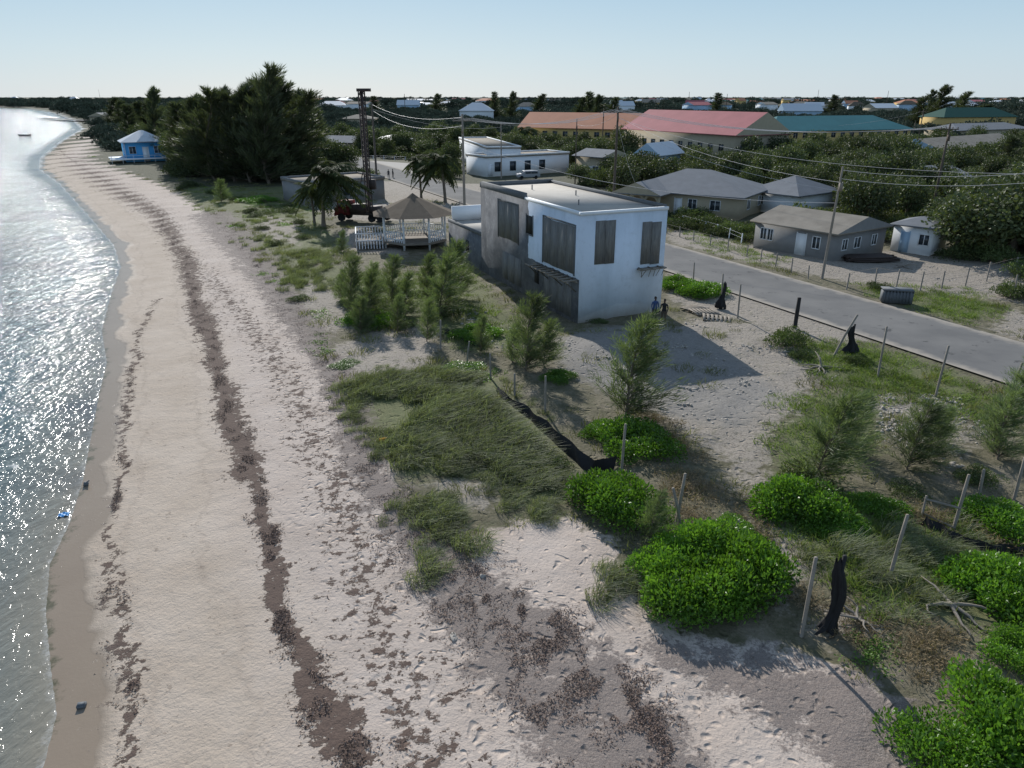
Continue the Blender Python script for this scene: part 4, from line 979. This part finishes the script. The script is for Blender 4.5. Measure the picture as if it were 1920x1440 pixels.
for q in [(345,318,190,0,1.5),(372,330,180,1,1.4),(405,338,165,2,1.4),(440,340,172,0,1.4),(470,342,160,1,1.5),(505,344,122,2,1.15),(500,330,150,0,1.4),(535,340,150,1,1.4),(565,335,170,2,1.5),(590,322,200,0,1.5),(300,292,165,1,1.1),(325,300,200,2,1.3),(425,318,165,1,1.3),(385,310,185,0,1.5),(480,318,150,2,1.3),(555,318,170,1,1.5),(420,330,230,0,2.2),(480,340,240,1,2.2),(540,338,240,2,2.2),(360,322,235,2,2),
 (245,270,195,0,1.6),(262,262,190,1,1.6),(280,262,185,2,1.6),(230,248,188,1,1.6),(215,240,182,2,1.5),
 (1735,235,168,0,1.3),(1755,238,160,1,1.6),(1790,238,172,2,1.6),(1715,240,180,2,1.6),(1100,235,172,0,1.5),(1120,238,178,1,1.5),(1145,238,182,2,1.5),(1085,236,182,2,1.5),(925,225,172,0,1.3),(960,232,172,1,1.2),(1910,330,235,2,1.5),(1880,340,255,1,1.7),(700,215,180,0,2),(820,215,176,1,2),(1010,215,176,2,2),(1340,215,174,0,2),(1560,215,178,1,2)]:
    cb(*q)
for q in [(607,425,292,0,.0),(590,420,335,0,2.0),(790,372,283,1,1.2),(835,380,278,0,2.3),(985,290,232,1,.3),(1755,272,235,0,1.),(1845,235,190,1,2.)]:
    x,y=gp(q[0],q[1]); h=hgt(y,q[2]); s=h/(7.0 if q[3]==0 else 8.0); obj('palm_tree',PM[q[3]],(x,y,0),(0,0,q[4]),(s*1.2,s*1.2,s))
# grass
gpoly=gpl([(640,722),(720,695),(820,685),(930,720),(1000,785),(1085,850),(1080,925),(1010,980),(930,930),(880,900),(850,960),(790,975),(735,965),(725,860),(680,800),(632,760)])
gpts=scatter(gpoly,2500,-.48,.75,11,1.0)
sl=gpl(siltpx); gpts=gpts[dist_line(gpts[:,0],gpts[:,1],sl)>.9]
sc_=np.clip(.62+.3*snoise(gpts[:,0],gpts[:,1],.9,77)+.25*np.clip(sdf(gpts[:,0],gpts[:,1],gpoly),-1,1.5),.3,1.3)
mass('dune_grass',GC,gpts,.65,1.1,rot=.6,scl=sc_)
mass('dune_grass_fringe',GC,np.concatenate([scatter(gpl([(780,950),(870,960),(900,1050),(920,1090),(830,1090),(790,1040)]),260,0,.8,12,.8),scatter(gpl([(500,460),(640,470),(650,545),(540,540),(470,480)]),700,-.2,.5,13,1.5),scatter(gpl([(1110,1040),(1240,1060),(1230,1130),(1140,1110)]),110,0,.8,14,.7),scatter(gpl([(400,370),(560,390),(640,470),(520,480),(430,440)]),700,0,.4,15,2),scatter(gpl([(1450,1010),(1560,1060),(1640,1150),(1900,1180),(1900,1000),(1600,1000)]),420,0,.6,16,1)]),.5,.9,rot=.6)
inland=[p for p in vegedge[4:]]+[(30,13),(60,30),(60,70),(20,90),(-30,130)]
def notin(P_,polys,mrg=0):
    k=np.ones(len(P_),bool)
    for p in polys: k&=sdf(P_[:,0],P_[:,1],p)<-mrg
    return P_[k]
def notfoot(P_,mrg=.5,front=0.0):
    k=np.ones(len(P_),bool)
    for (x0,y0,a_,W_,D_) in foot_rects:
        dx=P_[:,0]-x0;dy=P_[:,1]-y0; lx=dx*math.cos(a_)+dy*math.sin(a_); ly=-dx*math.sin(a_)+dy*math.cos(a_)
        k&=~((lx>-mrg)&(lx<W_+mrg)&(ly>-mrg-front)&(ly<D_+mrg))
    k&=np.abs(P_[:,0]*.903+P_[:,1]*.43-45.3)>4.8+mrg*.3
    return P_[k]
wp_=notfoot(np.concatenate([notin(scatter(inland,6500,-.25,.5,21),[bare[0],bare[1],bare[2]],-.5),scatter(bare[0],160,.35,.7,22)]))
mass('low_weeds',WC,wp_,.7,1.5)
mass('green_weeds',GW,notfoot(np.concatenate([scatter(greens[0],900,-.6,.5,23,1.5),scatter(greens[1],420,-.5,.5,24,1.5),scatter(greens[5],900,-.3,.5,25,1.5),scatter(greens[6],350,-.5,.5,26,1),scatter(greens[7],420,-.2,.5,27,1.5),scatter(greens[8],600,-.3,.5,28,1.5),scatter(greens[4],700,0,.3,29,2)])),.7,1.2)
dp=notin(notfoot(scatter(gpl([(1180,760),(1400,860),(1440,900),(1900,980),(1920,1300),(1700,1300),(1480,1180),(1300,1000),(1230,900)]),420,.15,.6,31)),[bare[0]],0)
mass('dry_brush',DC,dp,.5,1.0)
mass('beach_vines',VP,np.concatenate([scatter(gpl([(590,570),(700,620),(820,640),(830,690),(640,700),(610,640)]),110,.1,.6,41,1),scatter(gpl([(880,975),(970,960),(980,1030),(900,1010)]),26,.1,.9,42,.5),scatter(gpl([(500,500),(640,520),(620,560),(520,540)]),70,.1,.6,43,1),scatter(gpl([(1490,1190),(1640,1200),(1650,1240),(1500,1220)]),26,None,.6,44,.5),scatter(gpl([(430,370),(560,370),(560,430),(440,430)]),150,.1,.3,45,2),scatter(gpl([(800,690),(920,690),(1000,760),(820,740)]),30,.1,.6,46),scatter(gpl([(165,290),(330,330),(330,345),(240,322)]),160,.1,.3,47,2)]),.4,1.0)
# ---------------- mid & far vegetation masses ----------------
open_areas=[gpl(p) for p in [[(560,330),(900,345),(1160,350),(1160,410),(900,430),(640,420),(560,395)],[(1160,380),(1500,395),(1500,470),(1400,500),(1240,470)],[(1400,440),(1680,455),(1920,480),(2000,640),(1500,560),(1380,500)],[(600,290),(800,300),(810,335),(620,325)],[(860,318),(1080,326),(1080,350),(860,350)],[(100,250),(330,300),(330,345),(150,310)]]]
def ring(r0,r1,n,seed):
    r_=np.random.default_rng(seed); rr=np.sqrt(r_.uniform(r0**2,r1**2,n)); a_=r_.uniform(R(-44),R(44),n); P_=np.stack([rr*np.sin(a_),rr*np.cos(a_)],1)
    d=land_d(P_[:,0],P_[:,1]); return P_[d>np.where(rr<300,16,10)]
P1=ring(88,260,4800,51)
P1=P1[(P1[:,0]*.903+P1[:,1]*.43>45)|(P1[:,1]>150)]
P1=notfoot(notin(P1,open_areas,0),2.5,2.0)
sel=np.random.default_rng(3).random(len(P1))
mass('coastal_scrub',SHB,P1[sel<.65],.5,1.2,(.7,1.3))
mass('woodland',TR,P1[sel>=.65],.55,1.3,(.8,1.3))
P2=notfoot(notin(scatter(gpl([(1380,300),(1920,290),(1960,470),(1800,420),(1680,395),(1500,385),(1380,360)]),420,None,.4,52),open_areas,0),1.5,1.5)
mass('yard_trees',TR,P2,.7,1.15)
P7=notfoot(scatter(gpl([(1225,402),(1400,425),(1400,452),(1260,432)]),60,None,.4,57),.8); mass('hedge_shrubs',SHB,P7,.3,.55)
for (u,v,s) in [(1790,478,1.3),(1840,485,1.5),(1890,480,1.7),(1930,470,1.6),(1860,440,1.5),(1920,420,1.7),(1770,440,1.0)]:
    x,y=gp(u,v); obj('seagrape_tree',TR[random.randrange(4)],(x,y,0),(0,0,random.uniform(0,6)),(s*1.1,s*1.1,s*.9))
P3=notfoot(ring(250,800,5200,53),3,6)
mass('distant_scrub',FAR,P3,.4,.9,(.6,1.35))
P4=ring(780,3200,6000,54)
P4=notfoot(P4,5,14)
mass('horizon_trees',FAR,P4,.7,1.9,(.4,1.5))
P5=scatter(vegedge[:6]+gpl([(330,360),(420,350),(600,330),(560,280),(400,235),(260,222)]),700,None,.3,55); P5=notfoot(notin(P5,open_areas[-1:]),2,3)
mass('dune_scrub',SHB,P5,.3,.65)
P6=scatter(gpl([(330,352),(560,352),(620,440),(520,470),(430,410)]),130,.1,.25,56); mass('dune_bushes',SHB,notfoot(P6,1),.2,.45,(.4,.8))
# ---------------- boat, jetty, mast ----------------
x,y=gp(46,255,-.8); b=Acc(); 
hull=[(-2.6,0,.75),(-1.5,.75,.6),(0,.9,.5),(2.2,.8,.5),(2.2,-.8,.5),(0,-.9,.5),(-1.5,-.75,.6)]
kl=[(-2.0,0,-.1),(-1.2,.35,-.15),(0,.5,-.15),(2.1,.5,-.15),(2.1,-.5,-.15),(0,-.5,-.15),(-1.2,-.35,-.15)]
for i in range(7):
    j=(i+1)%7; b.add([hull[i],hull[j],kl[j],kl[i]],[(0,1,2,3)])
b.box(-.2,.2,-.7,.7,.35,.42); b.box(1.2,1.5,-.7,.7,.35,.42); b.box(2.2,2.45,-.2,.2,.1,.9)
obj('small_boat',b.mesh('small_boat',[simple('boat_paint',(.06,.07,.08),.5,.2)]),(x,y,-.75),(0,0,.3))
b=Acc(); x0,y0=gp(52,203,-.8); 
for i in range(26): b.tube([(x0-i*6,y0,-2),(x0-i*6,y0,1.3)],.25,6)
b.box(x0-160,x0+6,y0-1.2,y0+1.2,1.0,1.3); obj('jetty',b.mesh('jetty',[M['wood']]))
x,y=gp(188,186); b=Acc(); b.tube([(0,0,0),(0,0,45)],[.8,.3],6); obj('radio_mast',b.mesh('radio_mast',[M['steel']]),(x,y,0))
# ---------------- light, sky, camera ----------------
el,az=R(30),R(-15)
sd=Vector((math.sin(az)*math.cos(el),math.cos(az)*math.cos(el),math.sin(el)))
sun=bpy.data.lights.new('sun','SUN'); sun.energy=4.6; sun.angle=R(.5); sun.color=(1,.965,.91)
so=bpy.data.objects.new('sun',sun); COL.objects.link(so); so.rotation_euler=sd.to_track_quat('Z','Y').to_euler(); so.location=(0,0,60)
w=bpy.data.worlds.new('World'); scene.world=w; w.use_nodes=True; nt=w.node_tree
sk=nt.nodes.new('ShaderNodeTexSky'); sk.sky_type='NISHITA'; sk.sun_disc=False; sk.sun_elevation=el; sk.sun_rotation=az; sk.air_density=1.0; sk.dust_density=.6; sk.ozone_density=2.0; sk.altitude=0
tc=nt.nodes.new('ShaderNodeTexCoord'); sp=nt.nodes.new('ShaderNodeSeparateXYZ'); nt.links.new(tc.outputs['Generated'],sp.inputs[0])
rp_=nt.nodes.new('ShaderNodeValToRGB'); nt.links.new(sp.outputs[2],rp_.inputs[0])
cr=rp_.color_ramp; cr.elements[0].position=0; cr.elements[0].color=(.60,.71,.79,1); cr.elements[1].position=1; cr.elements[1].color=(.17,.26,.42,1)
q=cr.elements.new(.05); q.color=(.53,.68,.79,1)
q=cr.elements.new(.14); q.color=(.37,.565,.735,1)
q=cr.elements.new(.45); q.color=(.28,.40,.58,1)
sc10=nt.nodes.new('ShaderNodeMixRGB'); sc10.blend_type='MULTIPLY'; sc10.inputs[0].default_value=1; nt.links.new(rp_.outputs[0],sc10.inputs[1]); sc10.inputs[2].default_value=(10,10,10,1)
mx=nt.nodes.new('ShaderNodeMixRGB'); mx.inputs[0].default_value=.88; nt.links.new(sk.outputs[0],mx.inputs[1]); nt.links.new(sc10.outputs[0],mx.inputs[2])
bgn=nt.nodes['Background']; bgn.inputs[1].default_value=.10; nt.links.new(mx.outputs[0],bgn.inputs[0])
cam=bpy.data.cameras.new('camera'); cam.sensor_width=36; cam.lens=36*F/1920; cam.clip_end=20000; cam.clip_start=.1
co=bpy.data.objects.new('camera',cam); COL.objects.link(co); co.location=(0,0,H); co.rotation_euler=(math.pi/2-TH,0,0); scene.camera=co
scene.view_settings.view_transform='Standard'; scene.view_settings.look='None'; scene.view_settings.exposure=0
print('objects',len(bpy.data.objects))
